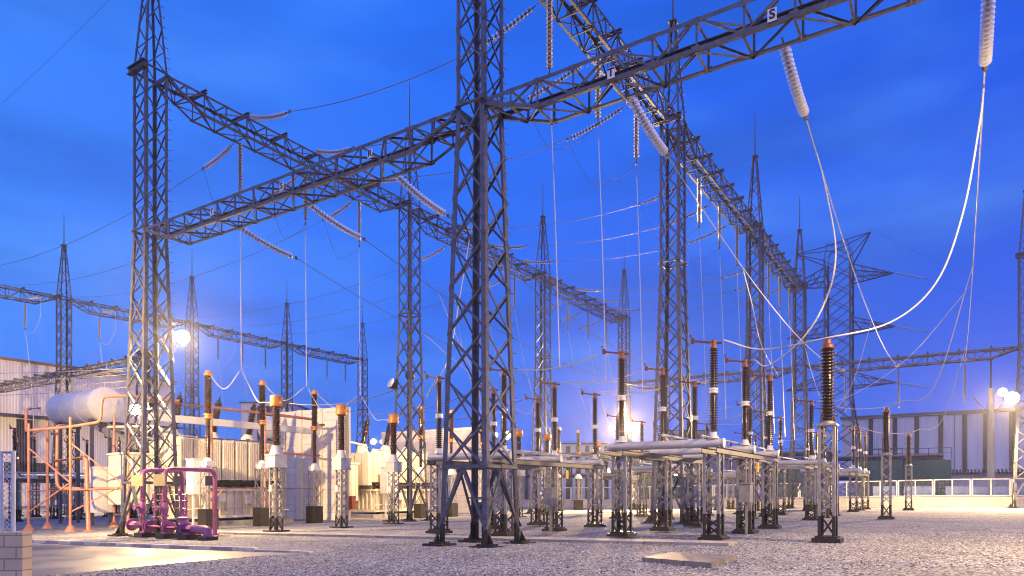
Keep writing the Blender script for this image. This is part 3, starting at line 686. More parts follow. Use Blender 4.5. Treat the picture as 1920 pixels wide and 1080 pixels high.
for ch, r, s in (('R', 0, 4.9), ('S', 1, 8.3), ('T', 2, 12.0)):
    p = span_pt(('left', ch), s); q = dtop(0, 0, r, 1)
    wire([p, p.lerp(q, .3)-Vector((0, 0, .5)), p.lerp(q, .7)-Vector((0, 0, .9)), q+A*.6+Vector((0, 0, -.7)), q+A*.1], f'white dropper from left {ch} cable to the {o_rows[r]} insulator behind the foreground tower', .024, ALU, 'feeder cables')
for b in (1,):
    for ch, r, s in (('R', 0, 3.5), ('S', 1, 8), ('T', 2, 12)):
        p = span_pt(('right', ch), s+SB2*b); q = dtop(1, b, r, 0)-A*.3
        wire([p, p.lerp(q, .4)-Vector((0, 0, 1.2)), p.lerp(q, .8)-Vector((0, 0, .9)), q], f'white dropper from right {ch} cable to a far disconnector, {bays[b]} bay', .02, ALU, 'feeder cables')
# ------------------------------------------------------------------ post insulators on lattice pedestals (right)
def post(label):
    root = thing('post_insulator', label, 'post insulator', (0, 0, 0), TH, 'post insulators on lattice pedestals')
    m_ = column_mesh(.44, .72, 3.2, 6, .08, .05); m_.box((0, 0, 3.22), (.5, .5, .05)); c = m_.build('pedestal', PALE, root)
    b_ = column_mesh(.448, 0, .73, 1, .09, .05); b_.box((0, 0, .06), (.72, .72, .13)); b_.box((0, 0, .15), (.58, .58, .06)); b_.build('painted_base', BLACK, c)
    m_ = MB(); sheds(m_, (0, 0, 3.34), (0, 0, 5.32), 22, .2, .115, 18); i_ = m_.build('insulator', PORC, root)
    m_ = MB(); m_.lathe([(.2, 3.24), (.2, 3.28), (.13, 3.35)], (0, 0, 0), None, 18); m_.build('flange', PALE, i_)
    m_ = MB(); m_.lathe([(.12, 5.3), (.16, 5.33), (.16, 5.42), (.09, 5.46), (.09, 5.56), (.03, 5.58)], (0, 0, 0), None, 14); m_.build('cap', RED, i_)
    return root
a0 = gnd(1552, 1017); po = post('big brown ribbed post insulator on a pale lattice pedestal, nearest on the right'); po.location = a0
sA, tA = st(a0.x, a0.y)
for b, l in ((1, 'brown post insulator on a lattice pedestal, second on the right before the white hall'), (2, 'smallest brown post insulator on a lattice pedestal before the yard wall')):
    dup(po, P(sA+18.3*b, tA), l)
for b in (0, 1):
    p = P(sA+18.3*(b+1), tA); p.z += 5.6
    q = span_pt(('right', 'R'), sA+18.3*(b+1)-5)
    wire([q, q.lerp(p, .4)-Vector((0, 0, 2.6)), q.lerp(p, .8)-Vector((0, 0, .9)), p, p.lerp(dtop(1, b+1, 0, 0), .5)-Vector((0, 0, .25)), dtop(1, b+1, 0, 0)-A*.3], f'white feeder cable passing over the {["second", "smallest"][b]} post insulator on the right', .026, ALU, 'feeder cables')
# ------------------------------------------------------------------ current transformers
def ct(label):
    root = thing('current_transformer', label, 'current transformer', (0, 0, 0), TH, 'current transformers on lattice pedestals')
    m_ = column_mesh(.44, .62, 2.95, 7, .07, .045); c = m_.build('pedestal', PALE, root)
    b_ = column_mesh(.448, 0, .63, 1, .08, .05); b_.box((0, 0, .04), (.85, .85, .06)); b_.build('painted_base', BLACK, c)
    m_ = MB(); m_.box((0, 0, 3.24), (.66, .66, .52)); m_.box((0, 0, 3.52), (.72, .72, .06)); m_.box((0, 0, 2.98), (.7, .7, .06)); h_ = m_.build('tank', mat('grey_transformer_paint', (.40, .40, .42), .45, 0, .15, 4, dirt=(.28, .25, .22)), root)
    m_ = MB(); m_.lathe([(.32, 3.55), (.29, 3.62), (.2, 3.85), (.2, 3.95)], (0, 0, 0), None, 18); m_.build('neck', MATS['grey_transformer_paint'], h_)
    m_ = MB(); sheds(m_, (0, 0, 3.95), (0, 0, 5.75), 22, .21, .14, 18); i_ = m_.build('insulator', PORC, root)
    m_ = MB(); m_.lathe([(.2, 5.73), (.27, 5.76), (.28, 5.82), (.28, 6.18), (.25, 6.24), (.05, 6.27)], (0, 0, 0), None, 20); m_.box((0, -.33, 5.9), (.08, .14, .12)); m_.box((0, .33, 5.9), (.08, .14, .12)); m_.build('head', ORANGE, root)
    m_ = MB(); m_.box((-.28, 0, 2.0), (.12, .16, .3)); m_.build('terminal_box', CREAM, root)
    return root
c0 = gnd(518, 997); c1 = gnd(640, 989.5); c2 = gnd(738, 982.5)
C0 = ct('orange-headed current transformer on a pale lattice pedestal, nearest, left of white fire wall'); C0.location = c0
dup(C0, c1, 'orange-headed current transformer in front of the end of the white fire wall'); dup(C0, c2, 'orange-headed current transformer right of the white fire wall')
CTT = [c0, c1, c2]; sC, tC = st(c0.x, c0.y)
for b in (1, 2):
    for k in range(3):
        p = P(sC+SB1*b+4.1*k, tC+.2); dup(C0, p, f'small distant orange-headed current transformer, {o3[k]} in the {bays[b]} bay of its row'); CTT.append(p)
# ------------------------------------------------------------------ breaker poles
def breaker(label):
    root = thing('breaker_pole', label, 'circuit breaker pole', (0, 0, 0), TH, 'breaker poles on black plinths')
    m_ = MB(); m_.box((0, 0, .5), (.72, .72, 1.1)); m_.build('plinth', BLACK, root)
    m_ = MB(); h = .28
    for c in CORN: m_.bar((c[0]*.26, c[1]*.26, 1.0), (c[0]*.26, c[1]*.26, 3.3), .05)
    for i in range(4): lattice_face(m_, CORN[i], CORN[(i+1) % 4], 1.1, 3.2, lambda z: .25, 3, .035, cross=False)
    m_.cyl((0, 0, 1.0), (0, 0, 3.3), .07, n=8); m_.build('support', PALE, root)
    m_ = MB(); m_.box((0, 0, 3.38), (.5, .5, .3)); m_.lathe([(.22, 3.5), (.24, 3.56), (.16, 3.66), (.14, 3.7)], (0, 0, 0)); m_.build('mechanism_housing', WHITE, root)
    m_ = MB(); sheds(m_, (0, 0, 3.68), (0, 0, 5.72), 28, .145, .09); sheds(m_, (0, 0, 5.95), (0, 0, 7.95), 26, .21, .14); i_ = m_.build('insulator', PORC, root)
    m_ = MB(); m_.lathe([(.12, 5.7), (.22, 5.74), (.22, 5.8), (.16, 5.83), (.16, 5.88), (.24, 5.9), (.24, 5.97), (.15, 5.99)], (0, 0, 0)); m_.build('joint', ORANGE, i_)
    m_ = MB(); m_.lathe([(.15, 7.93), (.23, 7.96), (.23, 8.05), (.14, 8.08), (.14, 8.2), (.02, 8.22)], (0, 0, 0)); m_.build('cap', ORANGE, i_)
    return root
br_s = [4.6, 8.2, 12.3]; BRK = {}
B0 = None
bl = ['tall brown breaker pole with amber top, leftmost before the cream transformer', 'tall brown breaker pole on black plinth with ring top, before cream transformer', 'tall brown breaker pole on black plinth before the white fire wall']
for k in range(3):
    p = P(br_s[k], 20.6+.4*k)
    if B0 is None: B0 = breaker(bl[0]); B0.location = p
    else: dup(B0, p, bl[k])
    BRK[0, k] = p+Vector((0, 0, 8.1))
    for b in (1, 2):
        p2 = P(br_s[k]+SB1*b, 20.8); dup(B0, p2, f'distant brown breaker pole on black plinth, {o3[k]} in the {bays[b]} bay'); BRK[b, k] = p2+Vector((0, 0, 8.1))
# droppers from the left row down to transformers and breakers
for k in range(3):
    h = SUS1[0, k]; c = CTT[k]+Vector((0, 0, 5.95)); knot = Vector((h.x+.05, h.y, 7.6+(-.3 if k else 0)))
    wire([h, h.lerp(knot, .5), knot], f'straight white dropper from left high beam, {o3[k]} of near bay', .026, ALU, 'droppers of the left row')
    wire([knot, knot.lerp(c, .45)-Vector((0, 0, .75)), c+A*.9+Vector((0, 0, .05)), c], f'white cable from dropper to the {o3[k]} orange-headed current transformer', .026, ALU, 'apparatus cables')
    wire([knot, knot.lerp(BRK[0, k], .5)-Vector((0, 0, .9)), BRK[0, k]], f'white cable from dropper to the {o3[k]} tall breaker pole', .024, ALU, 'apparatus cables')
    # current transformer to the first disconnector
    q = dtop(0, 0, k, 1)+A*.9
    wire([c-A*.3, q], f'cable from the {o3[k]} orange-headed current transformer to a disconnector arm', .022, CABLE, 'apparatus cables', sag=.5)
for b in (1, 2):
    for k in range(3):
        h = SUS1[b, k]; c = CTT[3*b+k]+Vector((0, 0, 6.0)); wire([h, h.lerp(c, .5)+A*.4, c], f'thin white dropper from left high beam, {o3[k]} of {bays[b]} bay', .02, ALU, 'droppers of the left row')
# ------------------------------------------------------------------ fire walls
def firewall(s, t0_, t1_, label, th=.65, zt_=7.6):
    p = P(s, t0_); L = t1_-t0_; root = thing('fire_wall', label, 'fire wall', p, TH+R(90))
    m_ = MB(); m_.box((L/2, 0, zt_/2-.3), (L, th*.55, zt_+.6-.02)); m_.build('panel', FIREW, root)
    m_ = MB()
    for x in (.25, L*.36, L*.68, L-.25): m_.box((x, 0, zt_/2-.3), (.5, th, zt_+.6))
    m_.build('pier', CREAM, root)
    return root
firewall(15.75, 22.2, 28.7, 'tall white fire wall of horizontal concrete panels behind the orange-headed post')
firewall(32.2, 22.8, 34.5, 'second white fire wall of concrete panels behind the foreground tower')
ex = MB(); p = P(16.05, 22.0); ex.box((p.x, p.y, p.z+1.2), (.35, .25, .9), TH); tag(ex.build('hose_cabinet', mat('red_cabinet', (.28, .02, .015), .4), None, p), 'small red fire hose cabinet on the end of white fire wall', 'cabinet')
# ------------------------------------------------------------------ power transformer
def transformer(label):
    root = thing('power_transformer', label, 'transformer', (0, 0, 0), TH, 'power transformers between fire walls')
    m_ = MB(); m_.box((0, .25, 1.25), (6.8, 2.7, 1.5)); m_.box((0, .25, .5), (7.1, 3.0, .16)); m_.box((0, .25, 2.04), (7.1, 3.05, .12))
    for i in range(13): m_.box((-3.2+i*.533, -1.17, 1.28), (.10, .16, 1.36))
    for i in range(6): m_.box((-3.46, -.8+i*.42, 1.28), (.16, .1, 1.36)); m_.box((3.46, -.8+i*.42, 1.28), (.16, .1, 1.36))
    m_.build('lower_tank', CREAM, root)
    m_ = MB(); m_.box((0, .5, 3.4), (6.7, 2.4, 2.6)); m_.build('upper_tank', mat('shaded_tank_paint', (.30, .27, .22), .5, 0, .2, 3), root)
    for i in range(8):
        m_ = MB(); x = -3.08+i*.88; m_.box((x, -.95, 3.78), (.78, .36, 2.3)); [m_.box((x-.3+.12*q, -1.15, 3.78), (.05, .05, 2.16)) for q in range(6)]; m_.box((x, -.95, 4.95), (.6, .3, .05)); m_.build('radiator_panel', CREAM, root)
    for i in range(4):
        m_ = MB(); y = -.5+i*.75; m_.box((-3.6, y, 3.6), (.36, .66, 2.4)); m_.build('radiator_panel', CREAM, root)
    m_ = MB()
    m_.cyl((-3.3, -1.0, 2.42), (3.3, -1.0, 2.42), .11)
    for i in range(8): x = -3.0+i*.88; m_.tube(round_path([(x, -.9, 2.65), (x, -1.1, 2.3), (x+.3, -.8, 2.2)], .1, 3), .09, 8)
    m_.build('oil_manifold', DARK, root)
    m_ = MB(); m_.bar((-3.5, -1.25, 2.12), (3.5, -1.25, 2.12), .05); m_.bar((-3.5, -1.25, .95), (3.5, -1.25, .95), .04)
    for i in range(6): m_.bar((-3.4+i*1.36, -1.28, .6), (-3.4+i*1.36, -1.28, 2.1), .04)
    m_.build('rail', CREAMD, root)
    for x in (-2.6, -1.2, 1.2, 2.6):
        m_ = MB(); m_.cyl((x, -1.15, .22), (x, -.95, .22), .22, n=16); m_.cyl((x, -1.2, .22), (x, -1.14, .22), .09, n=10); m_.box((x, -.9, .36), (.5, .5, .24)); m_.build('wheel', DARK, root)
    m_ = MB(); m_.box((0, .5, 4.78), (6.6, 2.2, .16))
    for i in range(7): m_.cyl((-2.9+i*.95, .2, 4.8), (-2.9+i*.95, .2, 5.0+.12*(i % 3)), .13, n=10)
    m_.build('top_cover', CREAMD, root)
    for k, x in enumerate((-2.6, -.1, 2.4)):
        d = Vector((.10, -.16, 1)).normalized(); p = Vector((x, 1.1, 4.8)); m_ = MB(); m_.lathe([(.42, 0), (.42, .55), (.3, .7), (.26, .8)], p, p+d, 16); tq = m_.build('turret', CREAM, root)
        m_ = MB(); sheds(m_, p+d*.8, p+d*2.6, 18, .25, .16); m_.lathe([(.12, 0), (.14, .1), (.05, .2), (.04, .4)], p+d*2.6, p+d*3.4, 10); m_.build('bushing', PORC, tq)
    # conservator on its frame
    a_, b_ = Vector((-4.6, 4.3, 7.0)), Vector((-4.6, 9.6, 7.0)); m_ = MB(); L = 5.3; r = .98
    m_.lathe([(.0, -.16), (.5, -.13), (.85, -.05), (r, 0), (r, L), (.85, L+.05), (.5, L+.13), (0, L+.16)], a_, b_, 28)
    m_.lathe([(.02, 0), (.2, .0), (.2, .07), (.02, .07)], a_+Vector((.35, -.08, .2)), a_+Vector((.35, -1, .2)), 14)
    for q in (.12, L*.33, L*.66, L-.12): m_.lathe([(r, -.02), (r+.05, -.02), (r+.05, .02), (r, .02)], a_+Vector((0, q, 0)), b_, 28)
    cv = m_.build('conservator', WHITE, root)
    m_ = MB()
    for q in (.9, 3.2): m_.tube(round_path([(-4.6+.2, 4.3+q, 8.05), (-4.6+1.0, 4.3+q, 7.55), (-4.6+1.05, 4.3+q, 7.1), (-4.6+.75, 4.3+q+.6, 6.3)], .1, 3), .03, 6)
    m_.build('ladder_rail', WHITE, cv)
    m_ = MB(); m_.box((-4.6+.98, 4.3+2.3, 7.1), (.08, .7, .5)); m_.build('name_board', PLATE, cv)
    m_ = MB()
    for y in (5.0, 8.8): m_.box((-4.6, y, 6.0), (1.3, .16, .35)); m_.bar((-5.1, y, 0), (-5.1, y, 6), .16); m_.bar((-4.1, y, 0), (-4.1, y, 6), .16)
    m_.build('conservator_stand', STEEL, root)
    m_ = MB()
    for dx in (-.35, .35): m_.ibeam((-4.4+dx, 6.2, 6.1), (-2.2+dx, 1.6, 3.7), .16, .42, .03)
    m_.tube(round_path([(-4.4, 5.0, 6.2), (-4.4, 4.2, 5.7), (-2.4, 1.4, 4.7)], .3), .10, 10); m_.build('sloping_duct', PALE, root)
    m_ = MB()
    m_.box((-2.85, -2.0, 2.75), (1.1, .7, 1.9)); m_.box((-2.85, -2.0, 3.72), (1.16, .76, .05)); m_.box((-3.2, -2.36, 2.5), (.04, .04, .2)); m_.box((-2.85, -2.37, 1.95), (.2, .03, .1)); m_.box((-2.42, -2.36, 2.75), (.03, .02, 1.7))
    m_.bar((-3.2, -2.0, 0), (-3.2, -2.0, 1.85), .09); m_.bar((-2.5, -2.0, 0), (-2.5, -2.0, 1.85), .09); m_.build('control_cabinet', WHITE, root)
    m_ = MB(); m_.box((0, .3, .1), (8, 3.6, .3)); m_.build('foundation', CONC, root)
    m_ = MB(); m_.box((-4.9, .9, 2.6), (1.7, 1.9, 2.7)); m_.box((-4.9, .9, 4.0), (1.85, 2.05, .12))
    for q in range(4): m_.box((-5.5+q*.4, -.08, 2.6), (.06, .08, 2.5))
    m_.build('cable_box', CREAM, root)
    m_ = MB(); m_.box((-5.9, 2.6, 2.0), (.9, 1.2, 2.4)); m_.box((-5.9, 2.6, 3.25), (1.0, 1.3, .1)); m_.build('marshalling_cabinet', WHITE, root)
    for q in range(5):
        m_ = MB(); x = -5.4+q*.5; m_.lathe([(.1, 0), (.13, .05), (.07, .1), (.1, .3), (.06, .4), (.09, .6), (.05, .7), (.03, .9)], (x, 1.4, 4.06), None, 10); m_.build('low_bushing', PORC, root)
    m_ = MB(); m_.tube(round_path([(-3.2, -.7, 5.05), (3.2, -.7, 5.05), (3.4, .6, 5.05)], .2), .09, 10); m_.tube(round_path([(-3.2, -.2, 5.2), (-4.0, .4, 5.6), (-4.5, 4.4, 5.7)], .4), .08, 10)
    for q in range(8): m_.cyl((-3.08+q*.88, -.75, 4.9), (-3.08+q*.88, -.75, 5.05), .06, n=8)
    m_.tube(round_path([(-2.4, -1.2, 2.1), (-2.4, -1.45, 1.0), (-3.8, -1.5, .9)], .15), .035, 6); m_.tube(round_path([(1.4, -1.2, 2.1), (1.4, -1.45, .8), (3.6, -1.5, .8)], .15), .035, 6); m_.build('oil_pipe', CREAM, root)
    m_ = MB()
    for x in (3.1, 3.5): m_.bar((x, -1.36, .2), (x, -1.36, 5.7), .04)
    for q in range(17): m_.bar((3.1, -1.36, .45+q*.3), (3.5, -1.36, .45+q*.3), .03)
    m_.build('ladder', PALE, root)
    for x, z in ((-1.0, 1.6), (.8, 1.5)):
        m_ = MB(); m_.box((x, -1.32, z), (.42, .18, .55)); m_.build('junction_box', WHITE, root)
    return root
X0 = transformer('cream ribbed power transformer with white conservator tank, behind the tall left tower'); X0.location = P(8.6, 25.2)
dup(X0, P(23.9, 25.4), 'second cream power transformer, seen between the two white fire walls')
# white bus beam along the transformer
bb = thing('bus_duct_beam', 'long white box beam passing above the cream transformer', 'beam', P(3.2, 23.2), TH)
m_ = MB(); m_.box((5.4, 0, 5.85), (11.2, .28, .38)); m_.build('box_beam', WHITE, bb)
m_ = MB()
for x in (.2, 10.8): m_.bar((x, .1, -.1), (x, .1, 5.65), .16)
m_.build('leg', PALE, bb)
# ------------------------------------------------------------------ sprinkler pipes (salmon)
def footpipe(m_, p, top, r=.066):
    m_.cyl((p[0], p[1], p[2]), (p[0], p[1], top), r, n=10); m_.lathe([(.3, 0), (.28, .05), (.12, .32), (r, .36)], (p[0], p[1], p[2]-.04), None, 10)
def up(p, v): return Vector((p.x, p.y, H+(HOR-v)/F*p.y))
SPF = thing('sprinkler_frame', 'salmon orange sprinkler pipe frame on posts beside the white conservator tank', 'pipe frame', gnd(54, 994))
o0 = SPF.location.copy()
def prt(name, m_, mt, root): ob = m_.build(name, mt, None, root.location); ob.parent = root; ob.location = (0, 0, 0); return ob
posts = [(54, 995, 794), (89, 991, 792), (132, 997, 782), (214, 988, 776), (240, 995, 776)]
PB = []
for u, v, tv in posts:
    p = gnd(u, v); PB.append(p); m_ = MB(); footpipe(m_, p, up(p, tv).z); prt('post', m_, SALMON, SPF)
m_ = MB(); pz = lambda p, v: up(p, v)
m_.tube(round_path([px(75, 765, 36.5), px(49, 767, 35.5), px(49, 808, 35.3), pz(PB[0], 807), pz(PB[2], 800), px(188, 791, 33.5), px(192, 744, 33.5), px(240, 742, 34), px(335, 752, 36)], .22), .07, 10); prt('upper_pipe', m_, SALMON, SPF)
m_ = MB(); g1 = gnd(166, 997); m_.tube(round_path([px(150, 797, 34), px(108, 798, 34.8), px(106, 900, 34.8), px(110, 916, 34.6), px(222, 916, 34)], .25), .075, 10); m_.tube(round_path([px(105, 864, 34.8), px(162, 858, 34.2), g1], .28), .10, 10); m_.lathe([(.22, 0), (.22, .06), (.12, .1)], g1, None, 12); prt('loop_pipe', m_, SALMON, SPF)
m_ = MB(); m_.lathe([(.0,0),(.06,.0),(.06,.02),(0,.02)], g1) if 0 else None; m_.tube([pz(PB[0], 921), pz(PB[2], 919), pz(PB[4], 915)], .05, 8); m_.tube([pz(PB[1], 917), pz(PB[3], 914)], .05, 8)
for a_, b_ in (((0, 840), (2, 905)), ((2, 830), (4, 915)), ((0, 960), (2, 905)), ((2, 960), (4, 905)), ((0, 820), (1, 800))): m_.bar(pz(PB[a_[0]], a_[1]), pz(PB[b_[0]], b_[1]), .06)
prt('brace', m_, SALMON, SPF)
SPR = thing('sprinkler_frame', 'salmon orange sprinkler pipes on posts in front of the cream transformer', 'pipe frame', P(6, 22.6))
m_ = MB(); pts = [P(2.6, 22.6, 6.2), P(6.1, 22.6, 6.2), P(9.6, 22.6, 6.2), P(13.4, 22.6, 6.15)]; m_.tube(pts, .085, 10)
m_.tube(round_path([P(13.4, 22.6, 5.9), P(14.4, 22.8, 5.9), P(14.9, 24.6, 5.9), P(14.9, 24.6, 3.9), P(14.0, 22.8, 3.9), P(9.6, 22.6, 3.9)], .25), .07, 10)
m_.tube([P(9.6, 22.5, 1.75), P(13.4, 22.5, 1.75)], .05, 8); m_.tube([P(5.5, 22.5, 1.75), P(9.6, 22.5, 1.75)], .05, 8); prt('upper_pipe', m_, SALMON, SPR)
for s in (6.1, 9.6, 13.35):
    m_ = MB(); footpipe(m_, P(s, 22.6), 6.5); m_.bar(P(s, 22.6, 1.0), P(s+.7, 22.5, 1.7), .05); prt('post', m_, SALMON, SPR)
# ------------------------------------------------------------------ magenta valve station
VP = thing('valve_station', 'magenta pipe manifold with valves and two tall loops at the foot of the left tower', 'pipework', gnd(300, 1005))
eb = gnd(390, 1013); le = gnd(247, 1006); zc = le.z+.50
d_ = (le-eb); a_ = eb.copy(); b_ = Vector((le.x, le.y, 0)); m_ = MB()
main = [Vector((le.x, le.y, zc)), Vector((eb.x-.35*0, eb.y, zc))]
m_.tube(round_path([main[0], main[0].lerp(main[1], .9), Vector((eb.x, eb.y, zc)), Vector((eb.x, eb.y, eb.z+.12))], .40, 7), .17, 16)
ax = (main[1]-main[0]).normalized()
def ring(q, r=.25, h=.06):
    c = main[0].lerp(main[1], q); m_.lathe([(.17, 0), (r, 0), (r, h), (.17, h)], c, c+ax, 18)
    for k in range(10):
        x_, y_, d_2 = frame(ax); bo = c+(x_*math.cos(k*.6283)+y_*math.sin(k*.6283))*(r-.035); m_.cyl(bo-ax*.02, bo+ax*(h+.02), .016, n=5)
for q in (0, .24, .27, .5, .52, .70, .73): ring(q)
m_.lathe([(.14, 0), (.21, 0), (.21, .05), (.14, .05)], (eb.x, eb.y, eb.z+.13), None, 16); prt('main_pipe', m_, PURPLE, VP)
qs = [.16, .47]; ks = [1.75, 2.2]
for q, kk, tv in ((.16, 1.75, 881), (.47, 2.2, 879)):
    c = main[0].lerp(main[1], q); z1 = H+(HOR-tv)/F*c.y; e_ = c+B*kk; ge = Vector((e_.x, e_.y, zg(e_.x, e_.y)))
    m_ = MB(); m_.tube(round_path([c, Vector((c.x, c.y, z1)), Vector((e_.x, e_.y, z1)), ge], .33, 7), .092, 12)
    m_.lathe([(.09, 0), (.17, 0), (.17, .06), (.09, .06)], ge, None, 12); m_.lathe([(.09, 0), (.16, 0), (.16, .06), (.09, .06)], c+Vector((0, 0, .42)), None, 12); m_.lathe([(.09, 0), (.16, 0), (.16, .06), (.09, .06)], c+Vector((0, 0, 1.05)), None, 12); prt('loop_pipe', m_, PURPLE, VP)
    m_ = MB(); v = c+Vector((0, 0, .5)); m_.lathe([(.1, 0), (.12, .1), (.155, .25), (.12, .4), (.1, .5)], v, None, 14)
    hw_ = v+Vector((-.1, -.18, .26)); m_.cyl(v+Vector((0, 0, .26)), hw_+Vector((-.06, -.12, 0)), .05, n=8); m_.lathe([(.08, 0), (.11, .01), (.11, .03), (.08, .04)], hw_+Vector((-.06, -.12, 0)), hw_+Vector((-.18, -.36, 0)), 14); prt('valve', m_, PURPLE, VP)
    m_ = MB(); s_ = c+Vector((-.15, -.12, z1-c.z-.45)); m_.box(s_, (.5, .06, .46), R(-8)); prt('sign_board', m_, TAN, VP)
    m_ = MB(); s2 = e_+Vector((-.2, 0, z1-e_.z-.45)); m_.box((s2.x, s2.y, s2.z), (.4, .05, .42), R(40)); prt('sign_board', m_, NAVY, VP)
# big valve near the elbow, small risers, feet
m_ = MB(); c = main[0].lerp(main[1], .72); m_.lathe([(.13, .1), (.22, .14), (.22, .2), (.17, .22), (.16, .34), (.22, .36), (.22, .42), (.08, .48), (.05, .56)], c, None, 16); prt('valve', m_, PURPLE, VP)
m_ = MB()
for q, h_, o2 in ((.24, 1.25, .3), (.33, 1.5, .35), (.38, 1.1, .3), (.58, 1.45, .3), (.62, 1.2, .4), (.30, .95, .6)):
    c = main[0].lerp(main[1], q)+B*o2; m_.cyl((c.x, c.y, c.z-.3), (c.x, c.y, c.z+h_), .04, n=8)
    for z in (.2, .6, 1.0): 
        if z < h_: m_.lathe([(.04, 0), (.08, 0), (.08, .05), (.04, .05)], (c.x, c.y, c.z+z), None, 8)
for z in (.35, .75, 1.05, 1.3): m_.tube([main[0].lerp(main[1], .2)+B*.32+Vector((0, 0, z)), main[0].lerp(main[1], .64)+B*.36+Vector((0, 0, z))], .032, 8)
for q, z in ((.26, 1.25), (.40, 1.2), (.60, 1.35)):
    c = main[0].lerp(main[1], q)+B*.2+Vector((0, 0, z)); m_.lathe([(.03, 0), (.1, .01), (.1, .04), (.03, .06)], c, c-B, 10)
prt('trim_pipe', m_, PURPLE, VP)
for q in (.2, .5, .78):
    m_ = MB(); c = main[0].lerp(main[1], q); gz = zg(c.x, c.y); m_.box((c.x, c.y, (gz+zc)/2), (.12, .28, zc-gz), TH); m_.box((c.x, c.y, gz+.2), (.3, .4, .12), TH)
    prt('saddle', m_, PURPLE, VP)
    m_ = MB(); m_.box((c.x, c.y, gz+.06), (.62, .62, .26), TH); prt('concrete_foot', m_, BLACK, VP)
m_ = MB(); m_.box((eb.x, eb.y, eb.z+.05), (.5, .5, .18), TH); prt('concrete_foot', m_, BLACK, VP)
# ------------------------------------------------------------------ left corner: block wall with white fence
wl = thing('block_wall', 'sand coloured block wall pillar at the lower left corner', 'wall', px(-60, 1092, 12))
q0 = px(42, 998, 12); m_ = MB(); zb0 = zg(-9, 12)-.2; hh = q0.z-zb0
m_.box((q0.x-3, q0.y+.12, zb0+hh/2), (6, .24, hh)); prt('wall_body', m_, WALLB, wl)
FEN = mat('pale_fence_paint', (.55, .57, .62), .4, .1, .15, 4)
fe = thing('mesh_fence', 'pale tubular mesh fence on top of the sand block wall', 'fence', Vector((q0.x-.2, q0.y, q0.z)))
m_ = MB()
for u in (3, 25, -190, -380): p = px(u, 998, 12.1); m_.cyl(p-Vector((0, 0, .02)), Vector((p.x, p.y, px(u, 846, 12.1).z)), .036, n=10)
prt('post', m_, FEN, fe); m_ = MB(); r0, r1 = px(25, 848, 12.1), px(-380, 848, 12.1); m_.tube([r0, r1], .024, 8); r0, r1 = px(25, 993, 12.1), px(-380, 993, 12.1); m_.tube([r0, r1], .02, 8); prt('rail', m_, FEN, fe)
m_ = MB(); x0, x1, za, zb_ = px(-380, 990, 12.1).x, px(25, 990, 12.1).x, px(0, 992, 12.1).z, px(0, 849, 12.1).z; hgt = zb_-za; x = x0
while x < x1:
    for sg in (1, -1):
        xa, xb = (x, x+hgt) if sg > 0 else (x+hgt, x)
        pa, pb = Vector((xa, 12.1, za)), Vector((xb, 12.1, zb_))
        if max(xa, xb) > x1:   # clip at the end post
            if sg > 0: pb = pa.lerp(pb, (x1-xa)/(xb-xa)) if xa < x1 else pa
            else: pa = pa.lerp(pb, (x1-xa)/(xb-xa)) if xb < x1 else pb
        m_.bar(pa, pb, .006)
    x += .085
prt('wire_mesh', m_, FEN, fe)
# ------------------------------------------------------------------ yard wall with fence at the back
WS = 54.5; w0, w1 = -24, 28
for i, (ta, tb) in enumerate(((-24, -11.8), (-11.8, 20), (20, 36))):
    n = ['right', 'middle', 'left'][i]
    yw = thing('yard_wall', f'low pale block wall at the back of the gravel yard, {n} stretch', 'wall', P(WS, ta), TH+R(90), 'low wall at the back')
    m_ = MB(); L = tb-ta; za = zt(ta); zb_ = zt(tb)-za
    m_.add([(x, y, z) for x, z0_ in ((0, 0), (L, zb_)) for y, z in ((-.1, z0_-.3), (.1, z0_-.3), (.1, z0_+.88), (-.1, z0_+.88))], [(0, 1, 2, 3), (7, 6, 5, 4), (0, 4, 5, 1), (1, 5, 6, 2), (2, 6, 7, 3), (3, 7, 4, 0)]); m_.build('wall_body', YARDW, yw)
    m_ = MB(); m_.add([(x, y, z+z0_) for x, z0_ in ((0, 0), (L, zb_)) for y, z in ((-.14, .883), (.14, .883), (.14, .94), (-.14, .94))], [(0, 1, 2, 3), (7, 6, 5, 4), (0, 4, 5, 1), (1, 5, 6, 2), (2, 6, 7, 3), (3, 7, 4, 0)]); m_.build('coping', CONC, yw)
yf = thing('yard_fence', 'long white framed fence standing on the low wall at the back', 'fence', P(WS, w0))
m_ = MB(); fr = MB(); ms = MB(); t = w0
while t < w1:
    q0, q1 = P(WS, t+.06), P(WS, t+2.7); zz0, zz1 = Vector((0, 0, .95)), Vector((0, 0, 2.35))
    for p, q in ((q0+zz0, q0+zz1), (q1+zz0, q1+zz1), (q0+zz0, q1+zz0), (q0+zz1, q1+zz1), (q0.lerp(q1, .5)+zz0, q0.lerp(q1, .5)+zz1)): fr.bar(p, q, .085)
    for i in range(1, 27): q = q0.lerp(q1, i/27); ms.bar(q+zz0, q+zz1, .006)
    for i in range(1, 6): z = zz0.lerp(zz1, i/6); ms.bar(q0+z, q1+z, .008)
    t += 2.78
prt('frame', fr, WHITE, yf); prt('wire_mesh', ms, PALE, yf)
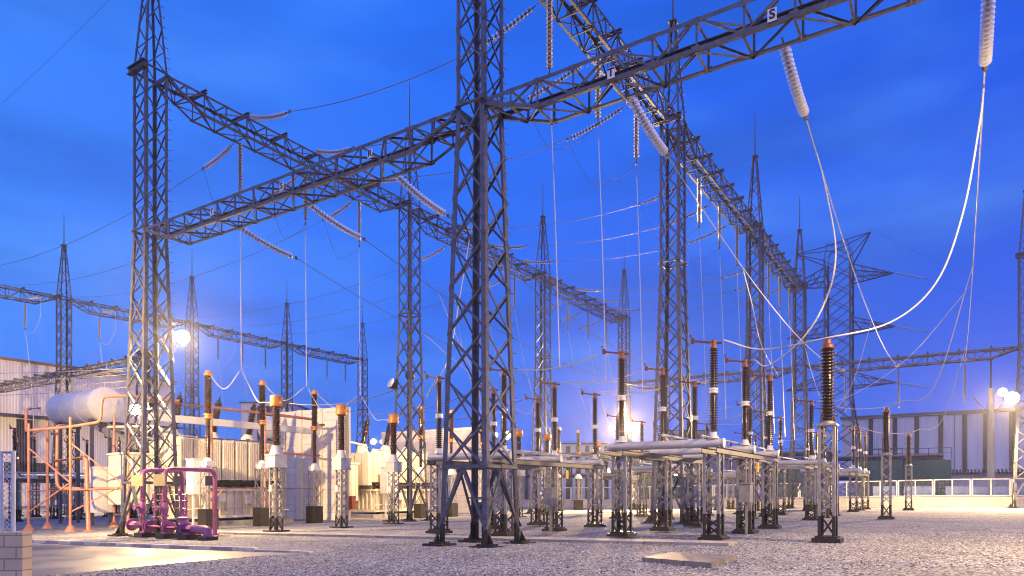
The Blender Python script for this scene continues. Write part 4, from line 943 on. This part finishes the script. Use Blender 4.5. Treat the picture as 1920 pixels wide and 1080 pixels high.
# ------------------------------------------------------------------ halls
hr = px(1930, 768, 105); HR = thing('white_hall', 'large white profiled sheet hall with dark vertical strips behind the right fence', 'building', Vector((hr.x, hr.y, -.5)), TH+R(90))
zr = hr.z+.5; m_ = MB()
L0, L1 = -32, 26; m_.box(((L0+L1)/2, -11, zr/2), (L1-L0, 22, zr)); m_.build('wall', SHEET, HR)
m_ = MB(); m_.box(((L0+L1)/2, -11, zr+.2), (L1-L0+.6, 22.6, .4)); m_.build('roof_edge', mat('dark_roof_edge', (.10, .10, .12), .5), HR)
for u in (1633, 1678, 1719, 1764, 1809, 1848, 1897, 1945, 1990):
    r_ = (u-960)/F; k = (hr.x-r_*hr.y)/(.8387+r_*.5446); m_ = MB(); m_.box((k, .06, zr/2-.1), (.66, .1, zr-.25)); m_.build('dark_strip', SHEETD, HR)
m_ = MB(); m_.cyl((L0, .18, zr-.05), (L1, .18, zr-.05), .14, n=8); m_.build('gutter', PALE, HR)
for k in (-14.2, -2.2, 9.6, 19.3):
    m_ = MB(); m_.cyl((k, .14, .2), (k, .14, zr-.1), .08, n=8); m_.build('downpipe', PALE, HR)
AX = thing('annex', 'low blue-grey annex with tiled awning against the white hall', 'building', Vector((hr.x, hr.y, -.5))-B*5, TH+R(90))
m_ = MB(); m_.box((5.5, -2.3, 2.4), (10, 4.4, 4.8)); m_.build('wall', mat('blue_grey_render', (.34, .36, .42), .7, 0, .12, 1), AX)
m_ = MB()
for i in range(22): m_.cyl((.2+i*.48, .55, 4.75), (.2+i*.48, -1.2, 5.3), .14, n=8)
m_.box((5.5, -.3, 4.85), (10.6, 1.9, .08)); m_.build('awning', mat('dark_tiles', (.10, .07, .06), .7), AX)
# stacked bins behind the fence
BIN = mat('pale_blue_plastic', (.32, .42, .62), .4, 0, .15, 3)
k = 0
for i, (u, Y) in enumerate(((1648, 66), (1668, 66), (1706, 65), (1724, 65), (1742, 64.5), (1784, 63), (1802, 63), (1820, 62.5), (1840, 62.5), (1872, 61.5), (1892, 61), (1912, 61))):
    p = px(u, 945, Y); m_ = MB(); p.z = .0
    for lv in range(3): m_.box((p.x, p.y, .45+lv*.62), (.95, .95, .56), TH, .92); m_.box((p.x, p.y, .76+lv*.62), (.98, .98, .05), TH)
    tag(m_.build('stacked_crates', BIN, None, p), 'pale blue stack of plastic crates behind the white back fence', 'crate stack', 'crate stacks behind the fence')
# teal tanks and pipe racks
for i, (u, w, lab) in enumerate(((1650, 5, 'teal tank left of the middle post insulator, behind the back fence'), (1702, 9, 'wide teal tank right of the middle post insulator, behind the back fence'), (1490, 6, 'teal tank behind the farthest disconnector tables'), (1225, 5, 'teal container seen through the middle lattice columns'))):
    Y = 84; p = px(u, 900, Y); p.z = 0; r_ = thing('teal_tank', lab, 'tank', p, TH+R(90), 'teal tanks behind the fence')
    m_ = MB(); m_.box((0, 0, 3.0), (w, 4, 4.4)); 
    for q in range(int(w)): m_.box((-w/2+.5+q, 2.05, 3.0), (.12, .12, 4.2))
    m_.build('shell', TEAL, r_); m_ = MB(); m_.box((0, 0, 5.35), (w*.92, 3.6, .5), 0, .8); m_.build('cover', DARK, r_); m_ = MB(); m_.box((0, 0, .6), (w+.3, 4.2, .5)); m_.build('plinth', DARK, r_)
    m_ = MB()
    for q in range(5): x = -w/2+w*q/4; m_.bar((x, 2.1, 5.3), (x, 2.1, 6.6), .07)
    m_.bar((-w/2, 2.1, 6.6), (w/2, 2.1, 6.6), .07); m_.bar((-w/2, 2.1, 6.0), (w/2, 2.1, 6.0), .05); m_.bar((w*.3, 0, 5.4), (w*.3, 0, 8.2), .16); m_.build('guard_rail', NAVY, r_)
def rack(u, Y, w, h, lab):
    p = px(u, 900, Y); p.z = 0; r_ = thing('pipe_rack', lab, 'pipe rack', p, TH+R(90), 'pipe racks in the background'); m_ = MB()
    for i in range(4):
        x = -w/2+w*i/3
        for y in (0, 2.5): m_.bar((x, y, 0), (x, y, h), .3)
        for z in (h*.55, h): m_.bar((x, 0, z), (x, 2.5, z), .25)
    for z in (h*.55, h): m_.bar((-w/2, 0, z), (w/2, 0, z), .25); m_.bar((-w/2, 2.5, z), (w/2, 2.5, z), .25)
    m_.build('frame', NAVY, r_); m_ = MB()
    for j in range(5):
        for z in (h*.55+.3, h+.3): m_.cyl((-w/2-1, .3+j*.5, z), (w/2+1, .3+j*.5, z), .14, n=8)
    m_.build('pipe', PALE, r_)
rack(1655, 88, 11, 5.6, 'dark pipe rack with pale pipes behind the far pylon base'); rack(1330, 92, 30, 6, 'dark pipe rack behind the far right disconnector tables'); rack(1130, 96, 22, 6.5, 'dark pipe rack behind the middle floodlight')
# other far buildings
def hall(u0, u1, vt, Y, mt, lab, strips=(), dz=14, ang=None, base=-.6):
    p0 = px(u0, vt, Y); q = thing('far_hall', lab, 'building', Vector((p0.x, p0.y, base)), 0 if ang is None else ang)
    w = (u1-u0)/F*Y; m_ = MB(); z = p0.z-base; m_.box((w/2, dz/2, z/2), (w, dz, z)); m_.build('wall', mt, q)
    m_ = MB(); m_.box((w/2, dz/2, z+.12), (w+.5, dz+.5, .24)); m_.build('roof_edge', NAVY, q)
    for f0, f1, z0_, z1_ in strips: m_ = MB(); m_.box((w*(f0+f1)/2, -.06, z*(z0_+z1_)/2), (w*(f1-f0), .1, z*(z1_-z0_))); m_.build('window_band', SHEETD, q)
    return q
hall(1040, 1152, 833, 118, SHEET, 'distant pale striped hall right of the foreground tower', [(.03+.16*i, .10+.16*i, .05, .97) for i in range(6)])
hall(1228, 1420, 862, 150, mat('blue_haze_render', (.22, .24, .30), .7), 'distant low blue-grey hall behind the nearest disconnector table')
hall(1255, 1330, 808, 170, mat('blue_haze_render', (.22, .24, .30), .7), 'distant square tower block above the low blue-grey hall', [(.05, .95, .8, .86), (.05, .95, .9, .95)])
hall(452, 545, 756, 128, SHEETL, 'distant pale hall with dark window strip, above the cream transformer', [(.33, .62, .05, .97)])
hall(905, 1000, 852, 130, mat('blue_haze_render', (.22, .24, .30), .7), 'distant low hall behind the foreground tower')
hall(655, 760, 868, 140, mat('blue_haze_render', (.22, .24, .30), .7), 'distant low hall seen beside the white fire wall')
hl = px(-40, 668, 84); HL = thing('cream_hall', 'large cream profiled sheet hall on the far left behind the gantries', 'building', Vector((hl.x, hl.y, -.6)), TH)
zl = hl.z+.6; m_ = MB(); m_.box((4, 11, zl/2), (42, 22, zl)); m_.build('wall', SHEETL, HL)
m_ = MB(); m_.box((4, 10.8, zl+.15), (42.4, 22.4, .3)); m_.build('roof_edge', mat('rusty_roof_edge', (.20, .12, .09), .6), HL)
for x0_, x1_, za, zb_ in ((4.0, 5.8, 4.5, 11.3), (-2, 10, 3.2, 5.8), (13, 20, 3.2, 5.0)): m_ = MB(); m_.box(((x0_+x1_)/2, -.07, (za+zb_)/2), (x1_-x0_, .1, zb_-za)); m_.build('dark_panel', SHEETD, HL)
m_ = MB(); m_.box((4, -1.2, 11.6), (42, 2.4, .25)); m_.build('canopy', NAVY, HL)
# left background white frames: low bus on thin posts
for i in range(4):
    u = (28, 70, 120, 165)[i]; a_ = px(u, 745-10*i, 55); g_ = Vector((a_.x, a_.y, zg(a_.x, a_.y)))
    wire([px(-20, 700+14*i, 60), px(235, 690+12*i, 58)], f'white tube bus in front of the cream hall, {["top", "second", "third", "lowest"][i]} line', .03, ALU, 'tube buses on the left', sag=.1)
# ------------------------------------------------------------------ far pylon
def pylon(u, Y, vtop, label, sc=1.):
    p = px(u, vtop, Y); zt_ = p.z; root = thing('transmission_pylon', label, 'pylon', Vector((p.x, p.y, -.5)), TH)
    def hw(z):
        if z < 17*sc: return 4.3+(2.0-4.3)*z/(17*sc)
        return 2.0
    m_ = MB(); top = zt_-4.5
    for c in CORN:
        for za, zb_ in ((0, 17*sc), (17*sc, top)): m_.ang((c[0]*hw(za), c[1]*hw(za), za), (c[0]*hw(zb_), c[1]*hw(zb_), zb_), Vector((-c[0], 0, 0)), Vector((0, -c[1], 0)), .28, .03)
    for i in range(4):
        lattice_face(m_, CORN[i], CORN[(i+1) % 4], 0, 17*sc, hw, 4, .14); lattice_face(m_, CORN[i], CORN[(i+1) % 4], 17*sc, top, hw, 8, .12)
    m_.build('body', STEELD, root)
    for z, hl_ in ((18.8*sc, 8.2), (27.6*sc, 8.0), (36*sc, 7.8)):
        for sg in (-1, 1):
            a_ = MB(); tip = Vector((0, sg*hl_, z+.2))
            for x in (-2.0, 2.0):
                r0 = Vector((x, sg*2, z)); r1 = Vector((x, sg*2, z+2.2)); a_.bar(r0, tip, .16); a_.bar(r1, tip, .14)
                for q in (.25, .5, .75): a_.bar(r0.lerp(tip, q), r1.lerp(tip, q), .09); a_.bar(r0.lerp(tip, q), r1.lerp(tip, q-.25), .09)
            for q in (0, .25, .5, .75): a_.bar(Vector((-2, sg*2, z)).lerp(tip, q), Vector((2, sg*2, z)).lerp(tip, q+.2), .09)
            a_.build('crossarm', STEELD, root)
    for sg in (-1, 1):
        a_ = MB(); tip = Vector((0, sg*(6.6 if sg > 0 else 4.6), top+2.4+(1.5 if sg < 0 else 0)))
        for x in (-2, 2): a_.bar((x, sg*2, top), tip, .14); a_.bar((x, -sg*1, top+2.4), tip, .12); a_.bar((x, sg*2, top), (x, sg*1.5, top+2.6), .1); a_.bar((x, -sg*2, top), (x, sg*1.5, top+2.6), .1)
        a_.build('earth_arm', STEELD, root)
    return root, p, zt_
py, pp, pz_ = pylon(1573, 112, 433, 'distant lattice transmission pylon with three pairs of crossarms on the right')
pyb = Vector((pp.x, pp.y, -.5))
for lv, z in enumerate((18.8, 27.6, 36)):
    tip = pyb-A*8+Vector((0, 0, z+.2)); e_ = tip+Vector((5.5, 1.0, -.6))
    disc_string(tip, e_, f'pale insulator string at the {["lowest", "middle", "top"][lv]} right arm tip of the far pylon', 'far pylon strings', n=22, r=.17)
    wire([e_, e_+Vector((70, 25, -3))], f'thin power line leaving the {["lowest", "middle", "top"][lv]} right arm of the far pylon', .018, CABLE, 'far power lines', sag=3)
wire([pyb-A*4.6+Vector((0, 0, pz_)), pyb+Vector((80, 30, 36))], 'thin earth line leaving the top of the far pylon', .014, CABLE, 'far power lines', sag=3)
# concrete lamp post on the right
lp = px(1858, 950, 70); lp.z = 0; LP = thing('concrete_pole', 'pale tapered concrete pole with a small crossarm in front of the white hall', 'pole', lp)
tz = H+(HOR-728)/F*70; m_ = MB(); m_.lathe([(.38, -.2), (.30, tz*.6), (.22, tz)], (0, 0, 0), None, 14); m_.build('shaft', mat('pale_concrete_pole', (.54, .47, .33), .7, 0, .15, 1.5), LP)
m_ = MB(); m_.bar((0, 0, tz), (0, 0, tz+3), .12); m_.bar((-1.9, 0, tz-.9), (-.1, 0, tz-2.6), .08); m_.bar((1.9, 0, tz-.9), (.1, 0, tz-2.6), .08); m_.build('bracket', STEELD, LP)
# ------------------------------------------------------------------ floodlights
def flood(loc, aim, label, power, size=.5, lens=None, beam_size=172, n=1, stub=None, face=None, blend=.7):
    loc = Vector(loc); bd = (Vector(aim)-loc).normalized(); d = bd if face is None else (Vector(face)-loc).normalized(); root = thing('floodlight', label, 'floodlight', loc, 0, 'lit floodlights'); x, y, d = frame(d)
    m_ = MB(); m_.lathe([(size*.3, -size*.55), (size*.42, -size*.5), (size*.54, -.02), (size*.54, .02), (size*.5, .02)], (0, 0, 0), d, 20); m_.build('housing', DARK, root)
    m_ = MB(); m_.lathe([(size*.5, -.01), (size*.5, .03), (size*.42, size*.07), (size*.22, size*.10), (.01, size*.11)], (0, 0, 0), d, 20); m_.build('lens', lens or LENS, root)
    m_ = MB(); q = Vector(stub)-loc if stub is not None else -d*.6-Vector((0, 0, .5)); m_.bar(-d*.15, q, .07); m_.build('bracket', STEELD, root)
    if power: lamp(loc+d*.15+bd*.2, aim, power, beam_size, max(.1, size*.16), blend=blend)
    return root
q = px(342, 632, 31.8); flood(q, (-11, 22, 0), 'brightest floodlight, on the tall left tower', 13500, .6, beam_size=158, face=(0, 4, 2.5), stub=P(.6, TL-.5, q.z))
q = px(253, 768, 33); flood(q, P(4, 16, 0), 'lower floodlight on the left tower, beside the conservator tank', 3800, .5, face=(0, 6, 2), stub=P(1.6, 19.5, q.z))
q = px(1180, 801, 70.5); flood(q, P(26, 2, 0), 'bright floodlight in the middle, right one of a pair on a far tower', 46000, .85, face=(2, 4, 3), stub=P(SB1*3-.5, TL-.5, q.z))
q = px(1147, 802, 70.5); flood(q, P(26, 8, 0), 'bright floodlight in the middle, left one of a pair on a far tower', 18000, .6, face=(2, 4, 3), stub=P(SB1*3-.5, TL+.4, q.z))
q = px(1898, 746, 52); flood(q, P(SE-5, -12, 0), 'very bright floodlight on the tower at the right edge', 33000, .85, face=(12, 6, 4), stub=P(SE-.5, -16, q.z))
q = px(1880, 735, 52.5); flood(q, P(SE-6, -8, 0), 'smaller floodlight just left of the one at the right edge', 11000, .55, face=(6, 8, 4), stub=P(SE-.5, -15.9, q.z))
q = px(1295, 784, 60); flood(q, P(30, 2, 0), 'small yellow lamp right of the middle lattice tower', 1500, .5, LENSF)
q = px(950, 816, 75); flood(q, P(30, 12, 0), 'small yellow lamp behind the foreground tower, brighter of two', 2500, .9, LENSF)
q = px(928, 816, 75); flood(q, P(30, 16, 0), 'small yellow lamp behind the foreground tower, dimmer of two', 1500, .6, LENSF)
q = px(1142, 882, 80); flood(q, P(50, 2, 0), 'tiny lamp low behind the nearest right table, left one', 800, .5, LENSF)
q = px(1267, 888, 80); flood(q, P(50, -2, 0), 'tiny lamp low behind the nearest right table, right one', 800, .5, LENSF)
q = px(700, 828, 90); flood(q, P(30, 20, 0), 'small far lamp above the distant conservator', 1500, .7, LENSF)
q = px(716, 828, 95); flood(q, P(30, 20, 0), 'small far lamp beside the amber far insulator', 800, .5, LENSF)
flood(P(SB1+.9, TL+.75, 9.2), P(26, 26, 2.5), 'floodlight added behind the second left row tower to light the second transformer', 11000, .6, stub=P(SB1+.5, TL+.5, 9.0), beam_size=120)  # lamp added to light the second transformer and its fire wall
# unlit floodlight on the second tower of the left row
q = px(733, 718, 44); flood(q, q+Vector((-2, -2, 1.2)), 'unlit pale floodlight tilted on the second left row tower', 0, .7, PLATE, stub=P(SB1-.5, TL+.5, q.z-.8))
# unseen floodlights put in on the towers just outside the frame
flood(P(.5, -TL+.6, 9.2), P(6, -8, 0), 'floodlight on the tower beyond the right edge', 12500, .8, stub=P(.4, -TL+.4, 9.2))
tower(-17, TL-1, 'lattice tower beyond the left edge, added to carry a floodlight')  # unseen tower put in to hold the transformer lamp
flood(P(-16.2, TL-.4, 9.2), P(12, 22.3, 3), 'added floodlight on the tower beyond the left edge', 62000, .8, beam_size=64, blend=1.0, stub=P(-16.5, TL-.6, 9.2))  # unseen lamp added to light the transformer bay from the left
flood(P(sL+.8, 45.8, 9), P(8, 62, 5), 'floodlight added out of sight behind the tall left tower, facing the cream hall', 22000, .8, stub=P(sL+.4, 45.4, 8.6))  # unseen lamp added to brighten the cream hall
flood(P(G3[0][0]+.8, G3[0][1]+.6, 10), P(8, 80, 6), 'added floodlight on a left back gantry tower outside the frame', 26000, .8, stub=P(G3[0][0]+.4, G3[0][1]+.4, 9.6))  # second unseen lamp added for the cream hall
for o in bpy.data.objects:
    if o.get('label') and not 4 <= len(o['label'].split()) <= 16: print('LABEL', len(o['label'].split()), o['label'])

# ------------------------------------------------------------------ haze, added to give the lamps a glow
HZ = .0004
if HZ:
    hb_ = MB(); hb_.box((0, 20, 23), (1260, 1260, 52))
    me = bpy.data.meshes.new('haze'); me.from_pydata([Vector(v) for v in hb_.v], [], hb_.f); ho = bpy.data.objects.new('haze', me); COL.objects.link(ho); ho['kind'] = 'stuff'
    hm = bpy.data.materials.new('lamp_glow_haze'); hm.use_nodes = True; ht = hm.node_tree; ht.nodes.remove(ht.nodes['Principled BSDF'])
    pv = ht.nodes.new('ShaderNodeVolumePrincipled'); pv.inputs['Color'].default_value = (.95, .96, 1, 1); pv.inputs['Density'].default_value = HZ; pv.inputs['Anisotropy'].default_value = .82
    ht.links.new(pv.outputs[0], ht.nodes['Material Output'].inputs['Volume']); me.materials.append(hm)
